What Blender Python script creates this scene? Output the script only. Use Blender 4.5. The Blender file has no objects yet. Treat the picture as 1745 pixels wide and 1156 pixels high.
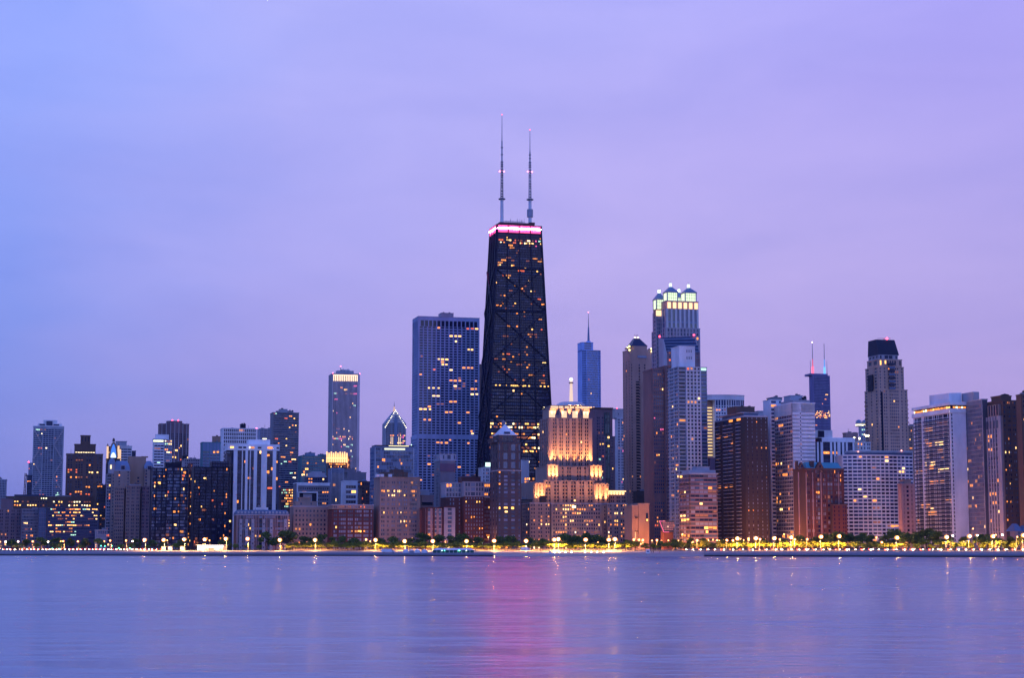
import bpy, math, random
from mathutils import Vector, Matrix, noise
R = math.radians
sc = bpy.context.scene
COL = sc.collection
# ------------------------------------------------------------ camera
F0, TILT, CH = 3050.0, math.atan(358/3050.0), 5.0
cd = bpy.data.cameras.new('camera'); cam = bpy.data.objects.new('camera', cd); COL.objects.link(cam)
cd.sensor_width = 36; cd.lens = 36*F0/1745; cd.clip_start = 1; cd.clip_end = 60000
cam.location = (0, 0, CH); cam.rotation_euler = (R(90)+TILT, 0, 0)
sc.camera = cam
# ------------------------------------------------------------ world (dusk sky)
SUN_EL, SUN_AZ = R(9), R(28)          # afterglow behind the camera, to the right
w = bpy.data.worlds.new('World'); sc.world = w; w.use_nodes = True
nt = w.node_tree; N = nt.nodes; LK = nt.links; N.clear()
def nd(t, **k):
    n = N.new(t)
    for a, b in k.items(): setattr(n, a, b)
    return n
def mth(op, a, b=None, c=None, clamp=False):
    n = nd('ShaderNodeMath', operation=op); n.use_clamp = clamp
    for i, v in enumerate((a, b, c)):
        if v is None: continue
        if isinstance(v, (int, float)): n.inputs[i].default_value = v
        else: LK.new(v, n.inputs[i])
    return n.outputs[0]
def mixc(f, a, b, mode='MIX'):
    n = nd('ShaderNodeMix', data_type='RGBA', blend_type=mode)
    for s, v in ((n.inputs[0], f), (n.inputs[6], a), (n.inputs[7], b)):
        if isinstance(v, (int, float)): s.default_value = v
        elif isinstance(v, tuple): s.default_value = (*v, 1)
        else: LK.new(v, s)
    return n.outputs[2]
def s2l(r, g, b):
    return tuple(((c/255+.055)/1.055)**2.4 if c > 10 else c/255/12.92 for c in (r, g, b))
tc = nd('ShaderNodeTexCoord'); sep = nd('ShaderNodeSeparateXYZ'); LK.new(tc.outputs['Generated'], sep.inputs[0])
dx, dy, dz = sep.outputs
az = mth('ARCTAN2', dx, dy)                    # 0 ahead, + to the right
az01 = mth('MULTIPLY_ADD', az, 1/0.56, 0.5, True)
el01 = mth('DIVIDE', dz, 0.30, clamp=True)
nz = nd('ShaderNodeTexNoise'); nz.inputs['Scale'].default_value = 2.2; nz.inputs['Detail'].default_value = 4; nz.inputs['Roughness'].default_value = .5
mp = nd('ShaderNodeMapping'); mp.inputs['Scale'].default_value = (1.6, 1.0, 5.5); mp.inputs['Rotation'].default_value = (0, R(14), 0)
LK.new(tc.outputs['Generated'], mp.inputs[0]); LK.new(mp.outputs[0], nz.inputs['Vector'])
cl = nz.outputs['Fac']
azn = mth('MULTIPLY_ADD', mth('SUBTRACT', cl, 0.5), 0.45, az01, True)
def ramp(f, stops):
    r = nd('ShaderNodeValToRGB'); r.color_ramp.interpolation = 'LINEAR'
    e = r.color_ramp.elements
    while len(e) < len(stops): e.new(.5)
    for q, (p, c) in zip(e, stops): q.position = p; q.color = (*s2l(*c), 1)
    LK.new(f, r.inputs[0]); return r.outputs[0]
low = ramp(azn, [(0, (116, 130, 212)), (.3, (154, 140, 212)), (.62, (181, 153, 215)), (1, (173, 150, 212))])
mid = ramp(azn, [(0, (134, 155, 242)), (.28, (166, 165, 240)), (.62, (181, 170, 236)), (1, (175, 163, 230))])
top = ramp(azn, [(0, (148, 168, 254)), (.28, (171, 175, 250)), (.62, (175, 174, 250)), (1, (168, 162, 246))])
m1 = mixc(mth('MULTIPLY', el01, 2.0, clamp=True), low, mid)
m2 = mixc(mth('MULTIPLY_ADD', el01, 2.0, -1.0, True), m1, top)
# the unseen sky behind the camera is tinted blue to light the facades
back = mth('MULTIPLY_ADD', mth('MULTIPLY', dy, -1.0), 2.0, 0.12, True)
m3 = mixc(back, m2, (.24, .40, 1.32))
cn = nd('ShaderNodeTexNoise'); cn.inputs['Scale'].default_value = 5.0; cn.inputs['Detail'].default_value = 6; cn.inputs['Roughness'].default_value = .55; cn.inputs['Distortion'].default_value = .4
mp2 = nd('ShaderNodeMapping'); mp2.inputs['Scale'].default_value = (1.2, 1.0, 4.2); mp2.inputs['Rotation'].default_value = (0, R(-10), 0); LK.new(tc.outputs['Generated'], mp2.inputs[0]); LK.new(mp2.outputs[0], cn.inputs['Vector'])
cfac = mth('MULTIPLY_ADD', cn.outputs['Fac'], .34, .865)
cmb = nd('ShaderNodeCombineColor'); LK.new(mth('MULTIPLY_ADD', cn.outputs['Fac'], .46, .825), cmb.inputs[0]); LK.new(cfac, cmb.inputs[1]); LK.new(mth('MULTIPLY_ADD', cn.outputs['Fac'], .14, .955), cmb.inputs[2])
m3 = mixc(1.0, m3, cmb.outputs[0], 'MULTIPLY')
zen = mth('MULTIPLY_ADD', dz, 1.8, -.55, True)
m4 = mixc(zen, m3, s2l(96, 132, 245))
sky = nd('ShaderNodeTexSky', sky_type='NISHITA'); sky.sun_disc = False; sky.sun_elevation = R(1.5); sky.sun_rotation = R(180)-SUN_AZ
skc = mixc(1.0, m4, mixc(1.0, sky.outputs[0], (.01, .01, .01), 'MULTIPLY'), 'ADD')
bg = nd('ShaderNodeBackground'); LK.new(skc, bg.inputs[0]); bg.inputs[1].default_value = 1.0
wo = nd('ShaderNodeOutputWorld'); LK.new(bg.outputs[0], wo.inputs[0])
# ------------------------------------------------------------ sun, exposure
sl = bpy.data.lights.new('sun', 'SUN'); sl.energy = 0.12; sl.angle = R(20); sl.color = (.80, .82, 1)
so = bpy.data.objects.new('sun', sl); COL.objects.link(so); so.location = (300, -300, 400)
so.rotation_euler = (R(90)-SUN_EL, 0, SUN_AZ)
sc.view_settings.view_transform = 'Standard'; sc.view_settings.look = 'None'
sc.view_settings.exposure = 0; sc.view_settings.gamma = 1
sc.render.engine = 'CYCLES'
sc.cycles.use_denoising = True; sc.cycles.light_sampling_threshold = 0
sc.cycles.max_bounces = 5; sc.cycles.diffuse_bounces = 2; sc.cycles.glossy_bounces = 3; sc.cycles.transmission_bounces = 2
sc.cycles.volume_bounces = 0; sc.cycles.sample_clamp_indirect = 4; sc.cycles.sample_clamp_direct = 0
sc.cycles.caustics_reflective = False; sc.cycles.caustics_refractive = False
# ------------------------------------------------------------ pixel <-> world
CT, ST = math.cos(TILT), math.sin(TILT)
def kx(px, py): return (px-872.5)/(F0*CT-(578-py)*ST)
def kz(py): u = 578-py; return (u*CT+F0*ST)/(F0*CT-u*ST)
GZ = 3.9
# ------------------------------------------------------------ materials
MATS = {}
def mat(name, col, rough=.8, var=.15, emi=None, es=0, spec=.3, metal=0, scale=.06, sample=False):
    if name in MATS: return MATS[name]
    m = bpy.data.materials.new(name); m.use_nodes = True
    t = m.node_tree; p = t.nodes['Principled BSDF']
    p.inputs['Roughness'].default_value = rough; p.inputs['Specular IOR Level'].default_value = spec
    p.inputs['Metallic'].default_value = metal; p.inputs['Base Color'].default_value = (*col, 1)
    if var:
        tx = t.nodes.new('ShaderNodeTexCoord'); n = t.nodes.new('ShaderNodeTexNoise'); n.inputs['Scale'].default_value = scale
        n.inputs['Detail'].default_value = 5; n.inputs['Roughness'].default_value = .6
        mp = t.nodes.new('ShaderNodeMapping'); mp.inputs['Scale'].default_value = (1, 1, .45)
        r = t.nodes.new('ShaderNodeValToRGB')
        a, b = 1-var*1.6, 1+var
        r.color_ramp.elements[0].position = .3; r.color_ramp.elements[1].position = .7
        r.color_ramp.elements[0].color = (*[min(1, c*a) for c in col], 1); r.color_ramp.elements[1].color = (*[min(1, c*b) for c in col], 1)
        t.links.new(tx.outputs['Object'], mp.inputs[0]); t.links.new(mp.outputs[0], n.inputs['Vector'])
        t.links.new(n.outputs['Fac'], r.inputs[0]); t.links.new(r.outputs[0], p.inputs['Base Color'])
    if emi:
        p.inputs['Emission Color'].default_value = (*emi, 1); p.inputs['Emission Strength'].default_value = es
        m.cycles.emission_sampling = 'AUTO' if sample else 'NONE'
    MATS[name] = m; return m
W_ = dict(white=(.78, .78, .80), offwhite=(.62, .60, .60), pale=(.40, .36, .39), stone=(.34, .235, .20), tan=(.36, .225, .165), beige=(.30, .25, .22),  # stone, tan and brown tones carry some warm city glow in their colour
          brown=(.13, .075, .06), dkbrown=(.05, .035, .036), rust=(.115, .065, .058), red=(.105, .034, .034), dkred=(.12, .045, .045), mauve=(.23, .15, .17), purple=(.16, .10, .15),
          grey=(.21, .21, .25), dkgrey=(.10, .10, .12), black=(.003, .006, .032), navy=(.022, .038, .10), blue=(.10, .15, .26), steel=(.17, .24, .38),
          teal=(.07, .22, .26), slate=(.12, .17, .26), bluegrey=(.36, .39, .45), slatestone=(.38, .43, .60), rosewhite=(.66, .51, .52), pink=(.36, .225, .22), green=(.06, .12, .12), dkroof=(.03, .035, .07), azure=(.36, .50, .88), indigo=(.17, .14, .30), umber=(.088, .066, .074), rosebrown=(.25, .135, .125), sandstone=(.58, .35, .26))
def WM(n): return mat(n+'_masonry' if n not in ('black', 'navy', 'steel', 'white') else n+'_cladding', W_[n], .75 if n not in ('black', 'navy', 'steel') else .45, .16, spec=.12 if n == 'black' else .3)
G_ = {'d': ('glass_dark', (.004, .008, .045), .12, .25), 'n': ('glass_navy', (.010, .022, .10), .15, .35), 'b': ('glass_blue', (.04, .075, .17), .2, .5),
      'p': ('blind_and_sky_pale', (.22, .26, .36), .5, .3), 'c': ('curtain_grey', (.07, .085, .13), .5, .3), 'g': ('glass_green', (.04, .09, .12), .2, .6), 'r': ('glass_reddish', (.06, .025, .03), .2, .4)}
def GM(k): n, c, r, s = G_[k]; return mat(n, c, r, 0, spec=s)
L_ = {'o': ((1, .29, .04), 1.9), 'y': ((1, .50, .11), 2.6), 'w': ((1, .78, .42), 3.2), 'r': ((1, .16, .04), 1.2), 'e': ((.55, 1, .75), 1.3), 'a': ((1, .34, .06), .95), 'm': ((.8, .22, .08), .38), 'h': ((1, .58, .20), 2.9), 'k': ((1, .12, .35), 1.5)}
LN = {'o': 'orange', 'y': 'yellow', 'w': 'warm_white', 'r': 'red', 'e': 'pale_green', 'a': 'amber', 'm': 'dim', 'k': 'rose', 'h': 'hot_yellow'}
def LM(k): c, s = L_[k]; return mat('lit_window_'+LN[k], (.1, .08, .06), .4, 0, emi=c, es=s)
def EM(name, c, s, sample=True): return mat(name, (.2, .2, .2), .5, 0, emi=c, es=s, sample=sample)
def anym(m): return m if not isinstance(m, str) else WM(m)
# ------------------------------------------------------------ mesh builder
class MB:
    def __init__(s): s.v = []; s.f = []; s.m = []; s.mats = []
    def mi(s, m):
        m = anym(m)
        if m not in s.mats: s.mats.append(m)
        return s.mats.index(m)
    def quad(s, a, b, c, d, m):
        i = len(s.v); s.v += [a, b, c, d]; s.f.append((i, i+1, i+2, i+3)); s.m.append(s.mi(m))
    def hexa(s, p, m, skip=()):      # p: 8 points, 0-3 bottom ccw, 4-7 top ccw
        i = len(s.v); s.v += p; k = s.mi(m)
        for j, f in enumerate(((3, 2, 1, 0), (4, 5, 6, 7), (0, 1, 5, 4), (1, 2, 6, 5), (2, 3, 7, 6), (3, 0, 4, 7))):
            if j in skip: continue
            s.f.append(tuple(i+q for q in f)); s.m.append(k)
    def box(s, x0, x1, y0, y1, z0, z1, m):
        s.hexa([(x0, y0, z0), (x1, y0, z0), (x1, y1, z0), (x0, y1, z0), (x0, y0, z1), (x1, y0, z1), (x1, y1, z1), (x0, y1, z1)], m)
    def prism(s, p0, z0, p1, z1, m, cap=True, capm=None):
        n = len(p0); i = len(s.v); s.v += [(x, y, z0) for x, y in p0]+[(x, y, z1) for x, y in p1]; k = s.mi(m)
        for j in range(n):
            q = (j+1) % n; s.f.append((i+j, i+q, i+n+q, i+n+j)); s.m.append(k)
        if cap:
            s.f.append(tuple(i+n+j for j in range(n))); s.m.append(s.mi(capm or m))
            s.f.append(tuple(i+n-1-j for j in range(n))); s.m.append(k)
    def cyl(s, x, y, r0, r1, z0, z1, m, n=8):
        c = [(math.cos(2*math.pi*j/n), math.sin(2*math.pi*j/n)) for j in range(n)]
        s.prism([(x+r0*a, y+r0*b) for a, b in c], z0, [(x+r1*a, y+r1*b) for a, b in c], z1, m)
    def beam(s, p, q, w, m, w2=None):
        p, q = Vector(p), Vector(q); d = (q-p).normalized()
        a = d.cross(Vector((0, 0, 1)) if abs(d.z) < .9 else Vector((1, 0, 0))).normalized(); b = d.cross(a)
        w2 = w if w2 is None else w2
        P = [p+a*w*i/2+b*w*j/2 for i, j in ((-1, -1), (1, -1), (1, 1), (-1, 1))]+[q+a*w2*i/2+b*w2*j/2 for i, j in ((-1, -1), (1, -1), (1, 1), (-1, 1))]
        s.hexa([tuple(v) for v in P], m)
    def ball(s, x, y, z, r, m, nu=8, nv=5, sz=1):
        for i in range(nv):
            a0, a1 = math.pi*(i/nv-.5), math.pi*((i+1)/nv-.5)
            for j in range(nu):
                b0, b1 = 2*math.pi*j/nu, 2*math.pi*(j+1)/nu
                f = lambda a, b: (x+r*math.cos(a)*math.cos(b), y+r*math.cos(a)*math.sin(b), z+sz*r*math.sin(a))
                s.quad(f(a0, b0), f(a0, b1), f(a1, b1), f(a1, b0), m)
    def mesh(s, name):
        me = bpy.data.meshes.new(name); me.from_pydata([tuple(v) for v in s.v], [], s.f)
        for m in s.mats: me.materials.append(m)
        me.polygons.foreach_set('material_index', s.m); me.update(); return me
    def obj(s, name, parent=None, loc=None):
        o = bpy.data.objects.new(name, s.mesh(name)); COL.objects.link(o)
        if parent: o.parent = parent
        if loc: o.location = loc
        return o
def tag(o, label=None, cat=None, group=None, kind=None):
    for k, v in (('label', label), ('category', cat), ('group', group), ('kind', kind)):
        if v: o[k] = v
    return o
def empty(name, loc, rz=0, **k):
    o = bpy.data.objects.new(name, None); COL.objects.link(o); o.location = loc; o.rotation_euler = (0, 0, rz); o.empty_display_size = 2
    return tag(o, **k)
PANES = {}
def pane_mesh(w, h, m):
    w = round(w*5)/5 or .2; h = round(h*5)/5 or .2; k = (w, h, m.name)
    if k not in PANES:
        b = MB(); b.box(-w/2, w/2, -.06, 0, -h/2, h/2, m); PANES[k] = b.mesh('window')
    return PANES[k]
def F(c, fh=3.1, pw=.4, sh=.4, dp=.35, ds=.28, mg=.03, zt=.0, zb=.0, lit=.06, g='ddn', pal='ooayr', m=None, sm=None, lr=None, skiprows=(), litcols=None, bal=None, part=None, tint=None):
    return dict(c=c, fh=fh, pw=pw, sh=sh, dp=dp, ds=ds, mg=mg, zt=zt, zb=zb, lit=lit, g=g, pal=pal, m=m, sm=sm, lr=lr or {}, skip=skiprows, litcols=litcols, bal=bal)
BW = {'w': 1, 'b': 1, 'n': .5, 'W': 1.9, 'v': .6, 'B': 2}
G = R(14.5)
ALLB = []
class Bd:
    def __init__(s, name, label, xl, xc, xr, yr, D, a=None, L=None, cat='building', xrr=None, group=None, cap=100, sil=True):
        a = G if a is None else a
        s.D = D; s.yr = yr; s.ca, s.sa = math.cos(a), math.sin(a)
        s.cx, s.cy = kx(xc, yr)*D, D
        if xl is None:      # the given left edge is the silhouette: leave room for the left side face
            Lq = L or 28; wt = (kx(xr, yr)-kx(xc, yr))*D; sh_ = kx(xc, yr)*(D+Lq*s.ca)+Lq*s.sa-s.cx
            if sil and sh_ > 0:
                if sh_ > .2*wt: L = Lq*.2*wt/sh_; sh_ = .2*wt
                s.cx += sh_
        s.W = s.solve(xr, s.cx, s.cy, s.ca, s.sa)
        if xl is not None and xl < xc-.01: s.L = s.solve(xl, s.cx, s.cy, -s.sa, s.ca)
        elif xrr: s.L = s.solve(xrr, s.cx+s.W*s.ca, s.cy+s.W*s.sa, -s.sa, s.ca)
        else: s.L = L or 28
        if L: s.L = L
        s.root = empty(name, (s.cx, s.cy, GZ), a, label=label, cat=cat, group=group)
        s.parts = {}; s.win = []; s.rng = random.Random(hash((xc*7.3, yr*3.1)) & 0xffff); s.cap = cap; s.bals = []
        s.H = s.Z(yr)
        ALLB.append((xc if xl is None else xl, xr, D))
    def solve(s, px, x, y, dx, dy, yr=None):
        k = kx(px, yr or s.yr); return (k*y-x)/(dx-k*dy)
    def X(s, px, yr=None, ly=0):        # local x of a pixel column on the plane local y = ly
        return s.solve(px, s.cx-s.sa*ly, s.cy+s.ca*ly, s.ca, s.sa, yr)
    def Y(s, px, lx=0, yr=None): return s.solve(px, s.cx+s.ca*lx, s.cy+s.sa*lx, -s.sa, s.ca, yr)
    def Z(s, py, lx=0, ly=0): d = s.D+s.sa*lx+s.ca*ly; return CH+d*kz(py)-GZ
    def P(s, n):
        if n not in s.parts: s.parts[n] = MB()
        return s.parts[n]
    def block(s, x0, x1, y0, y1, z0, z1, m='grey', front=None, left=None, right=None, part='wall', roof=None, par=.9):
        s.prism([(x0, y0), (x1, y0), (x1, y1), (x0, y1)], z0, z1, m, {0: front, 1: right, 3: left}, part, roof, par)
    def prism(s, pts, z0, z1, m, facs=None, part='wall', roof=None, par=.9, top=None):
        b = s.P(part); top = top or pts
        b.prism(pts, z0, top, z1, m)
        n = len(pts)
        for i, f in (facs or {}).items():
            if f is None: continue
            j = (i+1) % n
            s.fac([(*pts[i], z0), (*pts[j], z0), (*top[j], z1), (*top[i], z1)], f, m, b)
        if par and part == 'wall':      # parapet coping
            cx = sum(p[0] for p in top)/n; cy = sum(p[1] for p in top)/n
            o = [(cx+(x-cx)*1.0+(.45 if x > cx else -.45), cy+(y-cy)+(.45 if y > cy else -.45)) for x, y in top]
            s.P('roof#%d' % len(s.parts)).prism(o, z1+.004, o, z1+par, roof or m)
    def fac(s, q, f, m, b):
        bl, br, tr, tl = [Vector(p) for p in q]
        Nn = (br-bl).cross(tl-bl).normalized()
        Wd = ((br-bl).length+(tr-tl).length)/2; H = (tl-bl).length
        def pt(u, v, n):
            a = bl.lerp(br, u); c = tl.lerp(tr, u); return a.lerp(c, v)+Nn*n
        def slab(u0, u1, v0, v1, n, mm, skip=()):
            b.hexa([tuple(x) for x in (pt(u0, v0, n), pt(u1, v0, n), pt(u1, v0, -.05), pt(u0, v0, -.05), pt(u0, v1, n), pt(u1, v1, n), pt(u1, v1, -.05), pt(u0, v1, -.05))], mm, skip=(4,)+tuple(skip))
        pm = f['m'] or m; smm = f['sm'] or pm
        pat = f['c'] if isinstance(f['c'], str) else 'w'*f['c']
        mg = f['mg']; tot = sum(BW[c] for c in pat); u = mg; ivs = []
        for c in pat:
            w_ = BW[c]/tot*(1-2*mg)
            if c in 'wWv':
                g = f['pw']*min(w_, (1-2*mg)/tot)/2; ivs.append((u+g, u+w_-g))
            u += w_
        zt, zb = f['zt']/H, f['zb']/H
        rows = max(1, round((H-f['zt']-f['zb'])/f['fh'])); rh = (1-zt-zb)/rows
        # vertical piers
        e = 0.0
        for a, c in ivs+[(1.0, 1.0)]:
            if a-e > 1e-4: slab(e, a, 0, 1, f['dp'], pm, (0, 1))
            e = c
        # spandrels
        vs = []
        v = zb; prev = 0.0
        for r in range(rows):
            g = f['sh']*rh
            if (rows-1-r) in f['skip']: v += rh; continue
            a, c = v+g*.75, v+rh-g*.25
            vs.append((a, c, rows-1-r))
            if a-prev > 1e-4: slab(0, 1, prev, a, f['ds'], smm)
            prev = c; v += rh
        if 1-prev > 1e-4: slab(0, 1, prev, 1, f['ds'], smm)
        # panes
        for (a, c, r) in vs:
            lf = f['lr'].get(r, f['lit']); run = 0; lk = 'o'
            for ci, (ua, ub) in enumerate(ivs):
                if run > 0: run -= 1; lit = lk
                else:
                    lit = None
                    if s.rng.random() < lf*(.85 if r not in f['lr'] else 1):
                        lit = lk = s.rng.choice(f['pal']); q_ = s.rng.random(); lit = lk = 'h' if q_ < .1 and len(f['pal']) > 1 else 'm' if .1 < q_ < .34 and len(f['pal']) > 1 else lk; run = s.rng.choice((0, 0, 0, 0, 1, 1, 2))
                if ci == 0 or s.rng.random() < .4: g = s.rng.choice(f['g'])
                a_ = a+(c-a)*s.rng.choice((0, .15, .3)) if lit else a
                if lit and Wd*(ub-ua) > 2.4: sh_ = s.rng.choice((0, 0, .25, .4)); ua_, ub_ = (ua+(ub-ua)*sh_, ub) if s.rng.random() < .5 else (ua, ub-(ub-ua)*sh_)
                else: ua_, ub_ = ua, ub
                s.win.append((pt(ua_, a_, .04), pt(ub_, a_, .04), pt(ub_, c, .04), pt(ua_, c, .04), Nn, lit, g))
                if f['bal']:
                    s.bals.append((pt((ua+ub)/2, a-.02, f['ds']), (br-bl).normalized(), Nn, Wd*(ub-ua)*f['bal']))
    def done(s):
        for n, b in s.parts.items():
            if b.f: b.obj(n.split('#')[0], s.root)
        s.rng.shuffle(s.win)
        # windows that show: lit ones first, then the highest ones
        s.win.sort(key=lambda t: (t[5] is None, -t[0].z*.02+s.rng.random()))
        rest = MB()
        for i, (a, b_, c, d, n, lit, g) in enumerate(s.win):
            m = LM(lit) if lit else GM(g)
            if i < s.cap:
                up = ((d-a)+(c-b_)).normalized(); rt = (b_-a).normalized(); y = up.cross(rt)
                o = bpy.data.objects.new('window', pane_mesh((b_-a).length, (d-a).length, m)); COL.objects.link(o); o.parent = s.root
                M = Matrix((rt, y, up)).transposed().to_4x4(); M.translation = (a+b_+c+d)/4; o.matrix_local = M
            else: rest.quad(a, b_, c, d, m)
        if rest.f:
            o = rest.obj('window', s.root); o['kind'] = 'stuff'
        if s.bals:
            s.bals.sort(key=lambda t: -t[0].z); rb = MB(); bm_ = {}
            for i, (p, rt, n, w_) in enumerate(s.bals):
                w_ = round(w_*2)/2
                if w_ not in bm_:
                    t = MB(); t.box(-w_/2, w_/2, -1.5, 0, -.25, 0, 'offwhite'); t.box(-w_/2, w_/2, -1.5, -1.42, 0, 1.0, 'navy'); t.box(-w_/2, -w_/2+.08, -1.5, 0, 0, 1, 'dkgrey'); t.box(w_/2-.08, w_/2, -1.5, 0, 0, 1, 'dkgrey')
                    bm_[w_] = (t, t.mesh('balcony'))
                M = Matrix((rt, -n, Vector((0, 0, 1)))).transposed().to_4x4(); M.translation = p
                if i < 100:
                    o = bpy.data.objects.new('balcony', bm_[w_][1]); COL.objects.link(o); o.parent = s.root; o.matrix_local = M
                else:
                    t = bm_[w_][0]; k = len(rb.v); rb.v += [tuple(M @ Vector(v)) for v in t.v]; rb.f += [tuple(k+q for q in f) for f in t.f]
                    rb.m += [rb.mi(t.mats[q]) for q in t.m]
            if rb.f: o = rb.obj('balcony', s.root); o['kind'] = 'stuff'
        return s
    def beacon(s, x, y, z, r=.9, c=(1, .03, .06), st=14, name='beacon'):
        b = s.P(name+'#%d' % len(s.parts)); b.ball(x, y, z+r, r, EM('beacon_%d_%d_%d' % (c[0]*9, c[1]*9, c[2]*9), c, st, False), 6, 4)
    def simple(s, m, front=None, left=None, right=None, par=.9, roof=None):
        s.block(0, s.W, 0, s.L, 0, s.H, m, front, left, right, roof=roof, par=par)
        for i in range(3):
            if s.W < 8: break
            x = s.rng.uniform(.08, .8)*s.W; w_ = s.rng.uniform(1.5, 4); y = s.rng.uniform(3, max(4, s.L-6)); hh = s.rng.uniform(1.6, 3.2)
            if i < 2: s.P('rooftop_unit#%d' % i).box(x, x+w_, y, y+w_, s.H+.2, s.H+hh, 'grey')
            else: s.P('roof_mast').beam((x, y, s.H), (x, y, s.H+hh*2.2), .3, 'dkgrey')
        return s
    def pent(s, x0, x1, y1, m='grey', y0d=6, dep=12, part='penthouse', zb=None):   # roof box between pixel columns, top at pixel row y1
        b = s.P(part); a, c = s.X(x0, y1, y0d), s.X(x1, y1, y0d); z = s.Z(y1, (a+c)/2, y0d)
        zb = s.H+.5 if zb is None else zb
        b.box(a, c, y0d, y0d+dep, zb, z, m); b.box(a-.3, c+.3, y0d-.3, y0d+dep+.3, z, z+.4, m)
        for k in range(2):
            x = a+(c-a)*s.rng.uniform(.15, .8); b.box(x, x+1.6, y0d+2, y0d+4, z+.4, z+.4+s.rng.uniform(.8, 1.6), 'dkgrey')
def flood(b, x, y, z, e, size=2.2, col=(1, .55, .2), tilt=0, name='floodlight'):
    l = bpy.data.lights.new(name, 'SPOT'); l.energy = e; l.color = col; l.spot_size = R(46); l.spot_blend = .9; l.shadow_soft_size = .5
    o = bpy.data.objects.new(name, l); COL.objects.link(o); o.parent = b.root; o.location = (x, y, z); o.rotation_euler = (R(180)-tilt, 0, 0)
    return o
# ============================================================ GROUND, SHORE, WATER
SH = [(-900, 1500), (-300, 1350), (0, 1338), (220, 1300), (440, 1270), (860, 1215), (1080, 1180), (1300, 1165), (1520, 1110), (1745, 1066), (2100, 1010), (2700, 900)]
def shoreD(px):
    for (a, da), (b_, db) in zip(SH, SH[1:]):
        if px <= b_: t = max(0, (px-a)/(b_-a)); return da+(db-da)*t
    return SH[-1][1]
def at(px, d, py=940): D = shoreD(px)+d; return kx(px, py)*D, D
PXS = list(range(-900, 2701, 20))
def strip(name, prof, m, p0=-900, p1=2700):
    b = MB(); xs = [p for p in PXS if p0 <= p <= p1]
    pts = [[(kx(p, 948)*(shoreD(p)+d), shoreD(p)+d, z) for d, z in prof] for p in xs]
    for A, B in zip(pts, pts[1:]):
        for k in range(len(prof)-1): b.quad(A[k], B[k], B[k+1], A[k+1], m)
    return b.obj(name)
concrete = mat('promenade_concrete', (.17, .19, .24), .8, .12, scale=.03); ledge = mat('ledge_concrete', (.60, .58, .58), .8, .15, scale=.1)
darkwall = mat('wet_sea_wall', (.018, .016, .02), .6, .3, scale=.4); sand = mat('wet_sand', (.36, .30, .30), .8, .14, scale=.02)
asph = mat('asphalt', (.06, .055, .06), .7, .2); grass = mat('park_grass', (.05, .075, .025), .9, .3, scale=.05)
tag(strip('sea_wall', [(0, -3), (0, .85), (.8, .85)], darkwall, -900, 840), kind='structure')
tag(strip('sea_wall', [(0, -3), (0, .9), (.8, .9)], darkwall, 1200, 2700), kind='structure')
pr = [(.8, .855), (5, .9), (5.02, 1.3), (14, 1.35), (14.02, 1.75), (60, 2.4), (150, 3.55)]
tag(strip('promenade', pr, concrete, -900, 840), kind='structure'); tag(strip('promenade', [(d, z+.04) for d, z in pr], concrete, 1200, 2700), kind='structure')
tag(strip('promenade_ledge', [(.9, .93), (4.9, .96)], ledge, -900, 840), kind='structure'); tag(strip('promenade_ledge', [(.9, .97), (4.9, 1.0)], ledge, 1200, 2700), kind='structure')
tag(strip('beach', [(-14, -.9), (-2, -.12), (6, .35), (40, 1.3), (150, 3.5)], sand, 840, 1200), kind='structure')
tag(strip('park_lawn', [(149.5, 3.54), (166, 3.8)], grass), kind='structure')
tag(strip('road', [(166, 3.80), (166.02, 3.70), (196, 3.70), (196.02, 3.84)], asph), kind='structure')
tag(strip('road_marking', [(180.7, 3.706), (181.0, 3.706)], mat('road_paint', (.7, .7, .65), .6, .05)), kind='structure')
tag(strip('park_lawn', [(196.02, 3.84), (230, 3.86), (290, 3.86)], grass), kind='structure')
b = MB(); b.quad((-9000, 400, -6), (9000, 400, -6), (9000, 30000, -6), (-9000, 30000, -6), asph); tag(b.obj('lake_bed'), kind='structure')
tag(strip('city_ground', [(289, 3.88), (700, 3.9), (6000, 3.9), (20000, 3.9)], asph), kind='structure')
# water
wm = bpy.data.materials.new('lake_water'); wm.use_nodes = True; t = wm.node_tree; p = t.nodes['Principled BSDF']
p.inputs['Base Color'].default_value = (.12, .165, .32, 1); p.inputs['Roughness'].default_value = .16; p.inputs['IOR'].default_value = 1.33; p.inputs['Specular IOR Level'].default_value = .9
tcw = t.nodes.new('ShaderNodeTexCoord')
def wnoise(sc_, det, sx, sy):
    mpp = t.nodes.new('ShaderNodeMapping'); mpp.inputs['Scale'].default_value = (sx, sy, 1); n = t.nodes.new('ShaderNodeTexNoise'); n.inputs['Scale'].default_value = sc_; n.inputs['Detail'].default_value = det
    t.links.new(tcw.outputs['Object'], mpp.inputs[0]); t.links.new(mpp.outputs[0], n.inputs['Vector']); return n.outputs['Fac']
def wmath(op, a, b_):
    n = t.nodes.new('ShaderNodeMath'); n.operation = op
    for i, v in enumerate((a, b_)):
        if isinstance(v, (int, float)): n.inputs[i].default_value = v
        else: t.links.new(v, n.inputs[i])
    return n.outputs[0]
n1 = wnoise(.55, 3, .45, 1); n2 = wnoise(.09, 3, .5, 1); n3 = wnoise(.012, 3, .6, 1)
hgt = wmath('ADD', wmath('MULTIPLY', n1, .5), wmath('MULTIPLY', n2, 2.6))
bp = t.nodes.new('ShaderNodeBump'); bp.inputs['Distance'].default_value = 1.0
st_ = wmath('MULTIPLY_ADD', n3, .8); t.nodes[-1].inputs[2].default_value = .05
t.links.new(st_, bp.inputs['Strength']); t.links.new(hgt, bp.inputs['Height']); t.links.new(bp.outputs[0], p.inputs['Normal'])
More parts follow.
